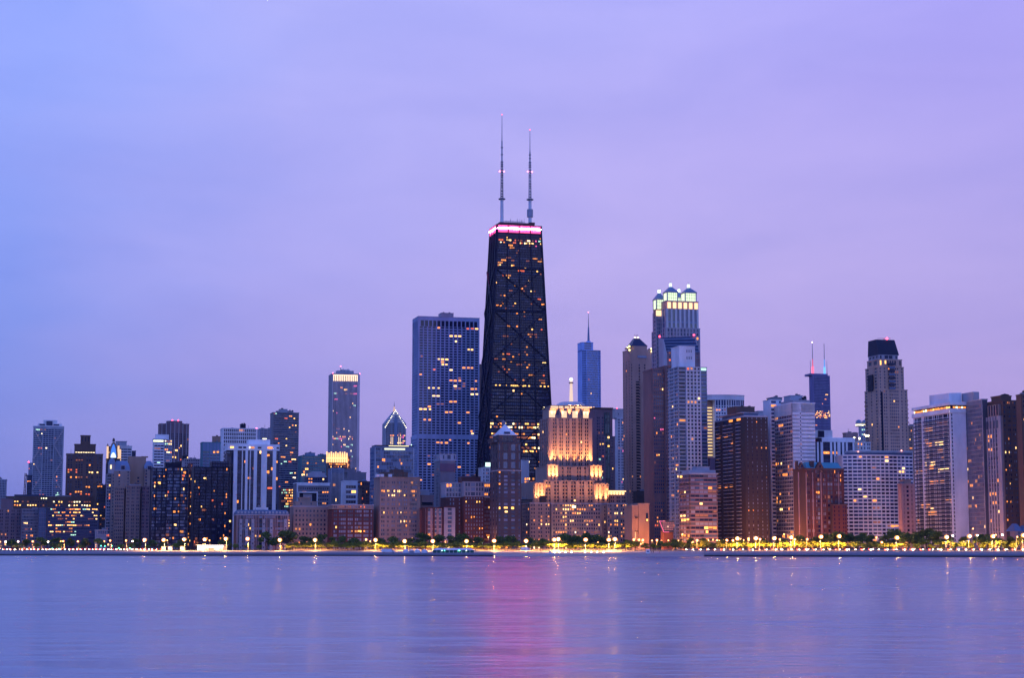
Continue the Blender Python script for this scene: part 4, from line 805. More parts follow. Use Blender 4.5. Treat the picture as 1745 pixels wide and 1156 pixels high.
def lantern(i, xa, xb, ya, zz0, y1, yr):
    x0, x1 = X(xa, y1, ya), X(xb, y1, ya); wd = x1-x0; z1 = Z(y1, x0, ya); zr = Z(yr, x0, ya)
    t = b.P('lantern#%d' % i); t.box(x0+.5, x1-.5, ya+.5, ya+wd-.5, zz0+.6, z1-1.2, gl)
    for (xx, yy) in ((x0, ya), (x1-1, ya), (x0, ya+wd-1), (x1-1, ya+wd-1)): t.box(xx, xx+1, yy, yy+1, zz0, z1-1.2, 'pale')
    for k in range(1, 5): t.box(x0+wd*k/5-.12, x0+wd*k/5+.12, ya+.3, ya+.5, zz0+.6, z1-1.2, 'green')
    for k in range(1, 3): zk = zz0+(z1-zz0)*k/3; t.box(x0, x1, ya+.28, ya+.5, zk-.12, zk+.12, 'green')
    t.box(x0-.4, x1+.4, ya-.4, ya+wd+.4, z1-1.2, z1, 'pale')
    q = b.P('lantern_roof#%d' % i); cx, cy = (x0+x1)/2, ya+wd/2; q.prism([(x0-.2, ya-.2), (x1+.2, ya-.2), (x1+.2, ya+wd+.2), (x0-.2, ya+wd+.2)], z1+.01, [(cx-.8, cy-.8), (cx+.8, cy-.8), (cx+.8, cy+.8), (cx-.8, cy+.8)], zr-3, 'steel')
    b.P('finial#%d' % i).box(cx-1, cx+1, cy-1, cy+1, zr-3, zr, EM('finial_lit', (.75, 1, .7), 3.5, False)); b.P('finial#t%d' % i).cyl(cx, cy, .35, .05, zr, zr+2.5, 'pale', 5)
lantern(0, 1136.5, 1155.5, 1, Z(513)+.5, 496.5, 481.8); lantern(1, 1167, 1187, 1, Z(513)+.5, 497.5, 483.5); lantern(2, 1118, 1134, 14.5, Z(525)+.5, 509, 493); lantern(3, 1153, 1165, 26, Z(513)+.5, 506, 492.5)
b.done()
# --- slanted roof tower (One Mag Mile)
b = Bd('slant_roofed_tower', 'purple brown tower with a slanted dark glass roof before the lantern topped tower', None, 1131, 1192, 600, 1700, L=24, cap=60)
X = b.X; Z = b.Z; W = b.W
b.block(X(1137), W, 0, 24, 0, b.H, 'mauve', F('wwwwwwwwww', 3.3, lit=.06, pal='oyr', g='bcd', sh=.45), par=0)
p = b.P('slanted_roof'); xa, xb = X(1131.5), X(1191); xc_, xd = X(1137.5), W
pts = [(xc_, -.3, b.H+.02), (xd, -.3, b.H+.02), (xb, 14, Z(569)), (xa, 14, Z(573.5)), (xc_, 23, b.H+.02), (xd, 23, b.H+.02)]
k = len(p.v); p.v += pts
for f, m in (((0, 1, 2, 3), 'navy'), ((5, 4, 3, 2), 'navy'), ((0, 3, 4), 'mauve'), ((1, 5, 2), 'mauve')): p.f.append(tuple(k+i for i in f)); p.m.append(p.mi(m))
for j in range(5):
    f = (j+.3)/5; A0 = Vector(pts[0]).lerp(Vector(pts[3]), f); A1 = Vector(pts[1]).lerp(Vector(pts[2]), f); p.beam(A0+Vector((0, -.3, 0)), A1+Vector((0, -.3, 0)), .9, 'steel')
t = b.P('brick_gable'); k = len(t.v); t.v += [(X(1172), -.6, b.H-8), (W, -.6, b.H-8), (W, 13, Z(569.5)), (X(1189), 13, Z(569.5))]; t.f.append((k, k+1, k+2, k+3)); t.m.append(t.mi('mauve'))
t = b.P('side_wing'); k = len(t.v); t.hexa([(X(1131), 0, 0), (xc_-.1, 0, 0), (xc_-.1, 14, 0), (X(1131), 14, 0), (X(1131), 0, Z(578)), (xc_-.1, 0, b.H-3), (xc_-.1, 14, b.H), (X(1131), 14, Z(574))], 'bluegrey')
b.beacon(xb, 13, Z(568.5), .9, (1, .05, .1)); b.beacon(X(1132), 13, Z(573), .9, (1, .05, .1)); b.done()
b = Bd('purple_brick_tower', 'flat topped purple brown tower with recessed middle, left of the white topped tower', None, 1103.5, 1145, 630, 1600, L=26)
X = b.X; Z = b.Z; fp = dict(fh=3.3, pw=.45, sh=.48, g='cdn', lit=.05, pal='okyr')
b.block(0, X(1112), 3, 26, 0, Z(631), 'rosebrown', F('www', **fp)); b.block(X(1112)+.1, X(1131), 0, 26, 0, b.H, 'rosebrown', F('wwwww', **{**fp, 'g': 'bcn', 'lr': {30: 0, 31: 0, 38: .4, 42: .5}}, skiprows=(34, 35)), roof='rosebrown'); b.block(X(1131)+.1, b.W, -3, 26, 0, Z(625), 'rosebrown', F('wwwww', **fp)); b.done()
# --- white grid tower with plain white top block
b = Bd('white_topped_grid_tower', 'tall glass and white grid tower with balconies and a plain white block on its roof', 1143, 1155.5, 1204, 626, 1500, L=26)
X = b.X; Z = b.Z; W = b.W; b.L = 24
fg = dict(fh=3.15, lit=.06, pal='oayr', g='dnn')
b.block(0, X(1168), 0, 24, 0, b.H, 'bluegrey', F('W', 3.15, pw=.1, sh=.3, ds=1.2, dp=.3, g='dn', lit=.1, mg=.06), F('bwwbww', 3.15, pw=.3, sh=.35, ds=1.0, g='cn', lit=.12, pal='oa'), par=.5)
b.block(X(1168)+.05, X(1193.5), -.6, 24, 0, b.H, 'offwhite', F('wwww', 3.15, pw=.4, sh=.38, dp=.6, ds=.5, lit=.07, pal='oayr', g='dd', lr={0: .6}), par=.5)
b.block(X(1193.5)+.05, W, 0, 24, 0, b.H, 'steel', F('W', 3.15, pw=.1, sh=.28, ds=.9, g='gb', lit=.02, lr={0: 1}, pal='ye', mg=.04), par=.5)
b.block(X(1159, 600), X(1186, 600), 3, 22, b.H+.6, Z(589.5), 'white', F('bbbwwwb', 6.5, pw=.6, sh=.6, zt=2, zb=4, lit=0, g='d'), par=.4, roof='white'); b.done()
b = Bd('stone_church_hall', 'windowless orange lit stone hall with a stepped front behind the shore lamps', None, 1069.5, 1105, 864, 1490, L=20)
X = b.X; b.block(0, X(1087), 0, 20, 0, b.H, 'tan', F('bbvbb', 7, zt=4, pw=.7), roof='stone', par=1.4); b.block(X(1087)+.1, b.W, -1, 20, 0, b.Z(861), 'tan', F('bbb', 8), roof='stone', par=1.4)
p = b.P('tall_window'); p.box(X(1099.5), X(1103), -1.9, -1.35, b.Z(890), b.Z(875), GM('d')); p.box(X(1100), X(1102.6), -2.1, -1.85, b.Z(889), b.Z(885), LM('y'))
t = b.P('ornament'); t.cyl(X(1084), -.9, 1.2, 1.2, b.Z(884), b.Z(881), 'brown', 8); t.box(X(1081), X(1086.5), -.8, -.4, b.Z(907), b.Z(905), 'brown'); t.box(X(1081.5), X(1082.5), -.8, -.4, b.Z(920), b.Z(907), EM('door_glow', (1, .5, .2), 1.2, False)); b.done()
# --- slanted neon screen building
b = Bd('neon_screen_building', 'small red building with a slanted dark glass front edged in pink neon', None, 1126, 1147, 907, 1470, L=14)
X = b.X; Z = b.Z; b.simple('dkred', F('bb', 6))
p = b.P('slanted_screen'); k = len(p.v); q = [(X(1130), -1.4, Z(907.5)), (X(1147), -1.4, Z(907.5)), (X(1147), -2.6, Z(889)), (X(1122), -2.6, Z(889))]
p.hexa([q[0], q[1], (q[1][0], 1, q[1][2]), (q[0][0], 1, q[0][2]), q[3], q[2], (q[2][0], 1, q[2][2]), (q[3][0], 1, q[3][2])], 'navy')
pn = EM('neon_pink', (1, .08, .35), 1.6, False)
t = b.P('neon_tube'); t.beam((q[3][0], -3, q[3][2]), (q[0][0], -1.8, q[0][2]), .3, pn); t.beam((q[0][0], -1.8, q[0][2]), (X(1139), -1.8, q[0][2]), .3, pn); t.beam((q[3][0], -3, q[3][2]), (q[3][0]+5, -3, q[3][2]), .3, pn)
t = b.P('screen_marks'); rr = random.Random(3); dm = EM('screen_rose', (.7, .08, .25), .35, False)
for k in range(4):
    x = X(1128); z = Z(893.2+k*3.5)
    while x < X(1145.5): l = rr.uniform(.6, 1.7); t.box(x, x+l, -2.75+k*.25, -2.6+k*.25, z, z+.8, dm); x += l+.4
t.box(X(1135), X(1135)+1.5, -2.8, -2.5, Z(899.5), Z(897), EM('screen_white', (1, .8, .5), .7, False)); b.done()
b = Bd('banded_apartments', 'mid height apartment block with white bands and a set back grey penthouse', 1165, 1175, 1222, 809, 1450, L=24)
X = b.X; b.L = 24; ff = dict(fh=3.2, pw=.16, sh=.4, ds=.5, dp=.3, lit=.13, pal='ooyr', g='cdpb', m='umber', sm='mauve')
b.block(0, b.W, 0, 24, 0, b.H, 'umber', F('WWWWWW', **ff), F('www', **{**ff, 'lit': .12}), roof='bluegrey', par=1.2); b.block(X(1176), b.W, 3, 20, b.H+1.2, b.Z(801), 'bluegrey', part='penthouse'); b.pent(1187, 1209, 796.5, 'bluegrey', y0d=6, dep=10); b.done()
b = Bd('small_brick_block', 'plum coloured blank brick block between the lit balcony tower and the banded apartments', None, 1206, 1222, 782, 1720, L=16)
b.simple('purple', F('b', 4)); b.done()
# --- curved white building with lit balconies
b = Bd('curved_white_tower', 'white tower with a curved front and one edge of glowing yellow balconies', 1206, 1219, 1268, 692, 1800, L=26)
X = b.X; Z = b.Z; W = b.W
arc = [(W*i/6, -4*math.sin(math.pi*i/6)) for i in range(7)]; pts = arc+[(W, 24), (0, 24)]
fw = F('ww', 3.2, pw=.4, sh=.45, g='dn', lit=.06, pal='oo', lr={0: .3, 1: .4}); b.prism(pts, 0, b.H, 'white', {i: fw for i in range(6)}, par=0)
fw2 = F('w', 10, pw=.3, sh=.04, g='dn', lit=0); b.prism(pts, b.H+.02, Z(682), 'white', {i: F('ww', 9, pw=.25, sh=.05, g='n', lit=0) for i in range(6)}, par=0)
b.prism([(x, y-.8) for x, y in arc]+[(W+.4, 24.4), (-10, 24.4), (-10, 2)], Z(682)+.02, Z(674), 'white', par=.5)
p = b.P('lit_balconies'); lb = EM('balcony_glow', (1, .72, .28), 1.3, False); p.box(-10.5, -.3, 8, 24, 0, Z(682), 'tan'); zz = Z(782); 
while zz < Z(693): p.box(-9, -.8, 7.2, 7.9, zz, zz+.9, lb); p.box(-9.6, -.4, 6.4, 7.2, zz-1.1, zz-.4, 'offwhite'); zz += 3.2
b.done()
# --- dark brown tower with balconies
b = Bd('dark_brown_tower', 'dark brown brick tower with stacked balconies on its left half and a flat roof slab', 1219, 1270, 1308, 711, 1450, L=38)
b.H = b.Z(711); X = b.X; Z = b.Z; W = b.W; L = b.L = min(b.L, 60)
fl_ = dict(fh=3.0, pw=.22, sh=.3, lit=.09, pal='oooa', g='dcnn', ds=.3, dp=.7, m='dkbrown')
L0 = b.Y(1219)
L0 = min(L0, 70)
b.block(0, W, 0, L0, 0, b.H, 'dkbrown', F('wbwbwbwbw', 3.0, pw=.62, sh=.5, lit=.05, pal='oo', g='pcd', mg=.04, dp=.25, ds=.2), F('WbWWbWb', bal=.85, **{k: v for k, v in fl_.items()}), roof='bluegrey', par=1.2)
p = b.P('roof_slab'); p.box(-2, W*.72, 4, L0*.9, b.H+3.4, b.H+4.2, 'pale'); p.box(1, W*.7, 6, L0*.8, b.H+1.2, b.H+3.4, 'steel')
b.pent(1254, 1286, 694, 'brown', y0d=12, dep=20, zb=b.H+4.3); b.done()
b = Bd('pale_strip_tower', 'pale grey tower mostly hidden behind the dark brown tower', None, 1287, 1313, 702, 1700, L=20)
b.block(0, b.X(1305), 0, 20, 0, b.H, 'bluegrey', None); b.block(b.X(1305)+.1, b.W, 1, 20, 0, b.Z(706), 'steel', F('www', 3.1, g='bc', lit=.08, pal='oa')); b.done()
# --- white pair
b = Bd('white_slab_tower', 'white concrete tower with wide lilac window bands left of the blank white wall', None, 1312, 1331.5, 683, 1490, L=14, sil=False)
X = b.X; b.block(0, b.W, 0, 14, 0, b.H, 'white', F('Wbv', 3.15, pw=.12, sh=.42, lit=.09, pal='oary', g='cnb', dp=.3, ds=.25, mg=.07), F('b', 4), roof='offwhite'); b.pent(1316, 1333, 678, 'grey', y0d=4, dep=12); b.done()
b = Bd('blank_wall_tower', 'white tower with a tall blank wall and a single column of tiny windows', 1331.5, 1350, 1388, 690, 1455, L=44)
X = b.X; Z = b.Z; W = b.W; b.H = Z(688); b.L = min(b.L, 46)
b.block(0, W, 0, b.L, 0, b.H, 'white', F('bbnvbbbbb', 3.12, zt=7, pw=.35, sh=.55, lit=.04, g='dd', pal='yo', dp=.2, ds=.2), F('w'*12, 3.12, pw=.12, sh=.3, g='cncb', lit=.09, pal='oaoam', zt=9, mg=.02, m='pale', sm='offwhite', ds=.35), roof='white')
b.pent(1347, 1368, 675, 'bluegrey', y0d=12, dep=14); b.pent(1368, 1374, 678.5, 'black', y0d=10, dep=6); b.pent(1352, 1380, 683, 'pale', y0d=5, dep=26); b.done()
# --- distant black tower (Willis)
b = Bd('distant_dark_tower', 'distant dark blue skyscraper with one red lit and one blue lit antenna', None, 1378.5, 1414, 640, 4554, L=60, cap=60)
X = b.X; Z = b.Z; W = b.W
b.simple('indigo', F(18, 3.95, pw=.2, sh=.35, dp=.5, lit=.015, pal='ooy', g='nnb', lr={23: .3, 24: .5, 25: .5, 26: .5, 27: .2, 12: .1, 40: .1}), par=0); b.block(X(1382), X(1412), 5, 40, b.H+.1, Z(636.5), 'indigo', part='penthouse')
for i, (px, c, pyt) in enumerate(((1385.2, (1, .12, .2), 583.5), (1405.3, (.12, .4, 1), 583.5))):
    t = b.P('antenna#%d' % i); x = X(px, ly=20); e = EM('antenna_%s' % ('red', 'blue')[i], c, 1.7, False); t.cyl(x, 20, 3.4, 3.2, Z(637), Z(624), e, 6); t.cyl(x, 20, 2.0, 1.4, Z(624), Z(611), EM('antenna_%s_soft' % ('red', 'blue')[i], c, .8, False), 6); t.cyl(x, 20, 1.1, .7, Z(611), Z(pyt), 'pale', 5)
    x2 = X(px+(-4 if i == 0 else 4.2), ly=24); t.cyl(x2, 24, .9, .5, Z(637), Z(613), 'pale', 5)
b.beacon(X(1385.2, ly=20), 20, Z(583), 1.5, (1, .75, .8), 6); b.done()
b = Bd('white_pier_building', 'low white building with broad upright piers below the distant dark tower', None, 1386, 1456, 747, 1600, L=28)
X = b.X; Z = b.Z; W = b.W; b.block(0, W, 0, 28, 0, b.H, 'navy', F('w'*16, 3.8, pw=.08, sh=.12, lit=.0, g='ddn', pal='o', m='navy', lr={6: .5, 7: .3}), roof='white', par=.5)
p = b.P('white_pier')
for x0, x1 in ((1387, 1388.5), (1391.5, 1394), (1397.5, 1401.5), (1413.5, 1417), (1420, 1423.5), (1426, 1431), (1434, 1437.5), (1440.5, 1443.5), (1452, 1455)): p.box(X(x0), X(x1), -1, -.4, 0, b.H-3.6, 'white')
p.box(0, W, -1.2, -.4, b.H-3.5, b.H, 'white')
for i, (x0, x1) in enumerate(((1402, 1413), (1417.5, 1420), (1424, 1426), (1444, 1452))): b.P('lit_room#%d' % i).box(X(x0)+.3, X(x1)-.3, -.6, -.45, Z(774), Z(770), LM('o'))
b.block(X(1387), X(1422), 4, 22, b.H+.5, Z(733), 'offwhite', part='penthouse'); b.P('louver').box(X(1397), X(1407.5), 3.5, 3.9, b.H+1, Z(734), 'black'); b.done()
b = Bd('pink_low_block', 'pale pink low roof block left of the twin domed tower', None, 1436, 1462, 739, 1950, L=20)
b.simple('pink', F('bwbbb', 5, zt=6)); b.done()
b = Bd('twin_domed_tower', 'distant tower with two small rounded tops and a glowing yellow ledge', None, 1463, 1484, 727, 2400, L=18)
X = b.X; Z = b.Z; b.simple('bluegrey', F('wwbww', 3.3, lit=.3, pal='yeow', g='b'), par=.2)
for i, px in enumerate((1468, 1478.5)):
    t = b.P('domed_top#%d' % i); r = (X(1473)-X(1463))/2*.95; t.cyl(X(px), 8, r, r, b.H, Z(719), 'bluegrey', 12); t.cyl(X(px), 8, r, r*.75, Z(719), Z(716.5), 'steel', 12); t.cyl(X(px), 8, r*.75, r*.2, Z(716.5), Z(715), 'steel', 12)
    b.P('lit_ledge#%d' % i).cyl(X(px), 8, r+.5, r+.5, Z(725), Z(723.3), EM('ledge_yellow', (1, .85, .4), 3.5, False), 12)
b.done()
b = Bd('lamp_topped_block', 'small white block with three bright roof lamps right of the white pier building', None, 1455, 1483, 755, 1700, L=18)
X = b.X; Z = b.Z; b.simple('offwhite', F('wbwbwbww', 3.6, lit=.3, pal='oya', pw=.3, sh=.4))
for i, (px, y) in enumerate(((1457.5, 747), (1466.5, 747.5), (1478, 742.5), (1481.5, 742.5))): b.P('roof_lamp#%d' % i).ball(X(px), 2, Z(y), 1.0, EM('roof_lamp_y', (1, .85, .45), 8, False), 6, 4); b.P('lamp_pole#%d' % i).beam((X(px), 2, b.H), (X(px), 2, Z(y)-.8), .4, 'dkgrey')
b.done()
# --- ornate red building with teal roof
b = Bd('gabled_brick_building', 'ornate red brick apartment house with a teal copper roof and stepped gables', None, 1356, 1437.5, 801, 1420, L=24)
X = b.X; Z = b.Z; W = b.W
b.block(0, W, 0, 24, 0, b.H, 'rust', F('wwbWbwWwbwwbWWbwwWwb', 3.35, pw=.4, sh=.35, lit=.05, pal='oor', g='cdrp', dp=.4, m='red', sm='rust', lr={1: .12, 22: .1}), roof='rust', par=1.3)
p = b.P('gabled_roof'); z0 = b.H+1.32; z1 = Z(787.5); p.prism([(2, 2), (W-.5, 2), (W-.5, 20), (2, 20)], z0, [(4, 9), (W-1, 9), (W-1, 12), (4, 12)], z1, mat('copper_verdigris', (.06, .30, .36), .5, .12))
for i, (px, hw, yt) in enumerate(((1366, 4.0, 788.5), (1397, 6.0, 787.5))):
    t = b.P('stepped_gable#%d' % i); x = X(px); ww = (X(px+hw)-X(px-hw))/2; zt = Z(yt)
    for k in range(6): f = k/6; t.box(x-ww*(1-f*.9), x+ww*(1-f*.9), -.6, 3, z0+(zt-z0)*f, z0+(zt-z0)*(f+1/6), 'rust')
    t.box(x-.7, x+.7, -.8, -.55, z0+.5, z0+2.4, GM('d'))
for i, px in enumerate((1361.5, 1386, 1388.5)): b.P('chimney#%d' % i).box(X(px)-.8, X(px)+.8, 3, 6, b.H, Z(786), 'rust')
p = b.P('stone_quoin')
for px in (1360, 1373, 1384, 1398, 1428): p.box(X(px)-.4, X(px)+.4, -.75, -.42, 8, b.H-2, 'pink')
b.block(X(1413.5), X(1437), -5, -.8, 0, Z(862), 'rust', F('wbwbww', 3.35, pw=.5, lit=.06, pal='r', m='red'), F('b', 4)); b.done()
# --- tall tower with dark mansard cap
b = Bd('dark_capped_tower', 'tall rose grey stone tower with a dark trapezoid cap right of the distant dark tower', 1481.5, 1497, 1546, 665, 1720, L=36)
X = b.X; Z = b.Z; W = b.W; L = b.L = min(b.L, 30)
fs = dict(fh=3.15, pw=.45, sh=.45, lit=.02, pal='oy', g='cdc', dp=.25)
b.block(0, W, 0, L, 0, b.H, 'sandstone', F('wbwwbwwwwwbwbw', **{**fs, 'lr': {21: .15, 22: .2}}), F('wbvbw', **fs), roof='sandstone'); 
i1 = X(1501, 630); i2 = X(1541, 640)
b.block(.8, i2, 1.2, L-1, b.H+1, Z(626), 'sandstone', F('wbwbwwwwwbw', **fs), F('wbw', **fs)); b.block(2, X(1538.5, 618), 2.4, L-3, Z(626)+1, Z(613), 'sandstone', F('wbwwwwwbw', 4.5, pw=.4, sh=.3, g='cd', lit=.1), F('ww', 4.5))
b.block(3, X(1534), 3.4, L-4, Z(613)+1, Z(605), 'pale', F('wbWWbw', 5.5, pw=.3, sh=.15, g='d', lit=0), F('www', 5.5), par=.6)
x0, x1 = 2.6, X(1534.6, 604); a0, a1 = X(1496.5, 578), X(1529, 578); t = b.P('dark_cap'); t.prism([(x0, 3), (x1, 3), (x1, L-3), (x0, L-3)], Z(605)+.65, [(a0+.5, 6), (a1, 6), (a1, L-7), (a0+.5, L-7)], Z(577.5), 'dkroof')
for k in range(1, 14): u = k/14; t.beam((x0+(x1-x0)*u, 2.9, Z(605)+.7), (a0+.5+(a1-a0-.5)*u, 5.9, Z(577.6)), .3, 'dkroof')
t = b.P('window_cleaning_crane'); t.beam((a0+3, 8, Z(575.5)), (a1-3, 8, Z(574.3)), .45, 'pale'); t.beam(((a0+a1)/2, 8, Z(577.5)), ((a0+a1)/2, 8, Z(575)), .7, 'pale')
b.beacon((a0+a1)/2+2, 5.5, Z(577.3), 1.0, (1, .02, .05), 20)
p = b.P('glazed_bay'); 
for k in range(8): p.box(X(1515), X(1525.5), -.9, -.2, Z(663.5-k*5.9), Z(659.5-k*5.9), GM('d' if k % 2 else 'b'))
p = b.P('recessed_bay'); p.box(-1.0, -.3, L*.35, L*.7, Z(665), Z(637), 'black'); p.box(X(1500.5), X(1503.5), -.6, -.2, 4, Z(668), 'black')
for k in range(34): b_ = b.P('corner_balcony'); zq = 4+k*(b.H-10)/34; b_.box(W, W+1.3, 1, 4, zq, zq+1.3, 'tan'); b_.box(-1.3, 0, L-4, L-1, zq, zq+1.3, 'tan')
b.done()
b = Bd('tan_strip_tower', 'tan tower strip between the dark capped tower and the white balcony tower', None, 1545, 1562, 728, 1950, L=16)
b.simple('tan', F('wwbww', 3.2, lit=.12, pal='yo')); b.done()
# --- crescent block (Warwick)
b = Bd('curved_apartments', 'wide white apartment slab with a gently curved front and ribbon windows', None, 1437.5, 1559, 777, 1455, a=R(7), L=26, sil=False, cap=100)
X = b.X; Z = b.Z; W = b.W; n = 8
arc = [(W*i/n, 5-9*math.sin(math.pi*(i/n*.8+.15))+0) for i in range(n+1)]; arc = [(x, y+2) for x, y in arc]
pw = dict(fh=2.92, pw=.2, sh=.42, ds=.3, dp=.38, lit=.09, pal='oyoao', g='ddnnb', m='white', sm='white', mg=.01)
b.prism(arc+[(W, 24), (0, 24)], 0, b.H, 'offwhite', {i: F('WW' if i % 2 else 'ww', **pw) for i in range(n)}, roof='white', par=.8)
b.prism([(X(1453), 6), (W+.5, 6), (W+.5, 20), (X(1453), 20)], b.H+.9, Z(767.5), 'offwhite', part='penthouse')
t = b.P('roof_railing'); 
for k in range(48): x = 4+(W-6)*k/47; t.box(x, x+.2, 3, 3.2, b.H+.8, b.H+3, 'navy')
t.box(3, W, 3, 3.2, b.H+3, b.H+3.3, 'navy'); t.box(2, W-1, 3.6, 4, b.H+.8, b.H+2.6, 'slate'); b.beacon(X(1466), 5, Z(771), .6, (1, .4, .3), 4); b.beacon(X(1540), 5, Z(768.5), .6, (1, .4, .3), 6); b.done()
b = Bd('narrow_stone_flats', 'narrow pink stone flats with dark middle balconies at the right end of the curved slab', None, 1530, 1558, 827.5, 1395, a=R(18), L=16)
b.simple('pink', F('bvbWbvvb', 3.3, pw=.4, sh=.45, m='pink', lit=.0, g='cdr', dp=.5), roof='pink', par=1.2); b.block(b.X(1545), b.X(1556), 3, 10, b.H+1, b.Z(819), 'stone'); b.done()
# --- white balcony tower
b = Bd('white_balcony_tower', 'white tower with dark balconies, a lit rooftop band and a blank right wall', 1557, 1620, 1645.5, 698, 1390, L=None)
X = b.X; Z = b.Z; W = b.W; b.L = min(b.Y(1557), 80); L = b.L
b.block(0, W, 0, L, 0, b.H, 'white', F('vbbbbbb', 3.02, pw=.2, sh=.35, g='d', lit=.03, dp=.15, ds=.1, mg=.01), F('wWbvwWvwvWWv', 3.02, pw=.16, sh=.14, g='dddc', lit=.06, pal='oa', bal=.95, zt=3, ds=.35, dp=.5), par=0)
t = b.P('lit_restaurant'); t.box(0, W*.2, 1, L-1, b.H+.02, b.H+3.4, 'black')
zl = b.H+1.0
rr = random.Random(8); 
for k in range(30): y = 1+(L-3)*k/29; i = rr.choice('oywaoo'); b.P('restaurant_window#%d' % k).box(-.35, 0, y, y+rr.uniform(.8, 1.8), zl, zl+rr.uniform(1, 1.8), LM(i))
for k in range(5): x = 2+W*.18*k; b.P('restaurant_window#f%d' % k).box(x, x+1.6, -.3, .0, zl, zl+1.3, LM('ow'[k % 2]))
b.P('wall').box(W*.2+.01, W, 0, L, b.H+.02, b.H+3.4, 'black'); b.P('roof').box(-1.4, W+.3, -1.2, L+1, b.H+3.42, b.H+5.6, 'white'); b.P('fascia').box(-1.4, W*.995, -.9, L+1, b.H-2.6, b.H+.6, 'white')
zt = b.H+5.7; t = b.P('penthouse'); t.hexa([(2, 6, zt), (W, 6, zt), (W, L*.62, zt), (2, L*.62, zt), (2, 6, Z(669)), (W, 6, Z(668)), (W, L*.62, Z(672, ly=30)), (2, L*.62, Z(673, ly=30))], 'white'); b.done()
b = Bd('glass_slab', 'narrow tall slab of grey blue glazing right of the white balcony tower', 1644.5, 1674, 1682, 682, 1370, L=None)
X = b.X; Z = b.Z; b.L = min(b.Y(1644.5), 60)
b.block(0, b.W, 0, b.L, 0, b.H, 'dkgrey', F('b', 3.2), F('w'*15, 3.15, pw=.22, sh=.26, g='bccn', lit=.06, pal='aaom', m='pale', sm='grey', dp=.4, zt=3), roof='pale'); b.P('penthouse').box(0, b.W*1.3, 14, 32, b.H+1, b.H+7.5, 'pale'); b.done()
b = Bd('arched_stone_tower', 'ornate limestone tower with tall arched upper windows beside a brick side wall', 1680, 1709, 1735, 709, 1350, L=None)
X = b.X; Z = b.Z; b.L = min(b.Y(1680), 50); L = b.L; W = b.W
b.block(0, W, 0, L, 0, Z(684), 'brown', F('wbvwbvwb', 3.4, pw=.45, sh=.5, lit=.09, pal='oy', g='dcpb', m='brown'), None, roof='brown')
b.block(-1.6, -.02, 0, L, 0, b.H, 'stone', None, F('bwwwwb', 3.4, pw=.4, sh=.3, dp=.7, ds=.15, lit=.07, pal='oo', g='cdb', sm='grey', m='pale', zt=10), par=0)
p = b.P('arched_window')
for k in range(4): y = L*(.18+k*.2); p.box(-2.6, -2.3, y-1.1, y+1.1, b.H-9, b.H-3.2, GM('c'))
b.block(-1.6, -.02, L*.1, L*.75, b.H+.1, Z(689), 'stone', None, F('wwww', 10, pw=.4, sh=.1, g='dn', lit=0), par=0); b.block(2, W-2, 6, 20, Z(684)+1, Z(675), 'brown', F('b', 4)); t = b.P('water_tank'); t.cyl(8, 10, 3.2, 3.2, Z(675)+1.2, Z(671), 'dkbrown', 10); t.cyl(8, 10, 3.4, .2, Z(671), Z(669), 'dkbrown', 10); b.done()
b = Bd('brown_brick_tower', 'brown brick tower cut off by the right picture edge', None, 1732, 1775, 674, 1325, L=24)
b.simple('brown', F('wbwvwbwbw', 3.4, pw=.5, sh=.55, lit=.12, pal='oy', g='dc', m='brown'), F('b', 4)); t = b.P('water_tank'); t.cyl(9, 8, 3.2, 3.2, b.H+1, b.H+4, 'dkbrown', 10); t.cyl(9, 8, 3.3, .2, b.H+4, b.H+5.4, 'dkbrown', 10); b.done()
b = Bd('blue_roofed_house', 'low pink house with a steep blue roof at the right edge of the shore', None, 1721, 1760, 906, 1285, L=12)
b.simple('pink', F('bwbwbwb', 3.4, g='c', lit=0), par=0); p = b.P('hipped_roof')
for x0, x1, y in ((0, b.W*.45, 893), (b.W*.45, b.W, 896)): p.prism([(x0-.3, -.6), (x1+.3, -.6), (x1+.3, 12), (x0-.3, 12)], b.H+.02, [((x0+x1)/2-1, 4), ((x0+x1)/2+1, 4), ((x0+x1)/2+1, 7), ((x0+x1)/2-1, 7)], b.Z(y), 'blue')
b.done()
# ============================================================ SHORE OBJECTS
FRONT = [(-50, 37, 'brown brick block'), (37, 66, 'grey grid block'), (66, 176, 'blue glass office'), (176, 255, 'tan bay apartments'), (255, 322, 'pale mirrored black tower'), (322, 394, 'darker black tower'), (394, 493, 'mansard hotel'),
         (493, 558, 'beige flats'), (558, 637, 'dark red brick block'), (637, 716, 'large beige slab'), (716, 770, 'bay fronted flats'), (770, 838, 'dark red hotel'), (838, 902, 'pyramid roofed tower'), (902, 985, 'grand hotel left half'),
         (985, 1069, 'grand hotel right half'), (1069, 1125, 'stone church hall'), (1125, 1165, 'neon screen'), (1165, 1222, 'banded apartments'), (1222, 1311, 'dark brown tower'), (1311, 1356, 'white slab tower'),
         (1356, 1437, 'gabled brick building'), (1437, 1530, 'curved white slab'), (1530, 1562, 'narrow stone flats'), (1562, 1645, 'white balcony tower'), (1645, 1680, 'glass slab'), (1680, 1722, 'arched stone tower'), (1722, 1800, 'blue roofed house')]
ORD = ['first', 'second', 'third', 'fourth', 'fifth', 'sixth', 'seventh', 'eighth', 'ninth', 'tenth', 'eleventh', 'twelfth', 'thirteenth', 'fourteenth', 'fifteenth']
def labels(items, key, fmt):
    """items: list with px at index 0 -> label strings naming the building behind and the count from its left"""
    cnt = {}; out = {}
    for i in sorted(range(len(items)), key=lambda i: items[i][0]):
        px = items[i][0]; s = next((n for a, b_, n in FRONT if a <= px < b_), FRONT[-1][2]); k = (s, key(items[i])); cnt[k] = cnt.get(k, 0)+1
        out[i] = fmt(items[i], s, ORD[cnt[k]-1])
    return out
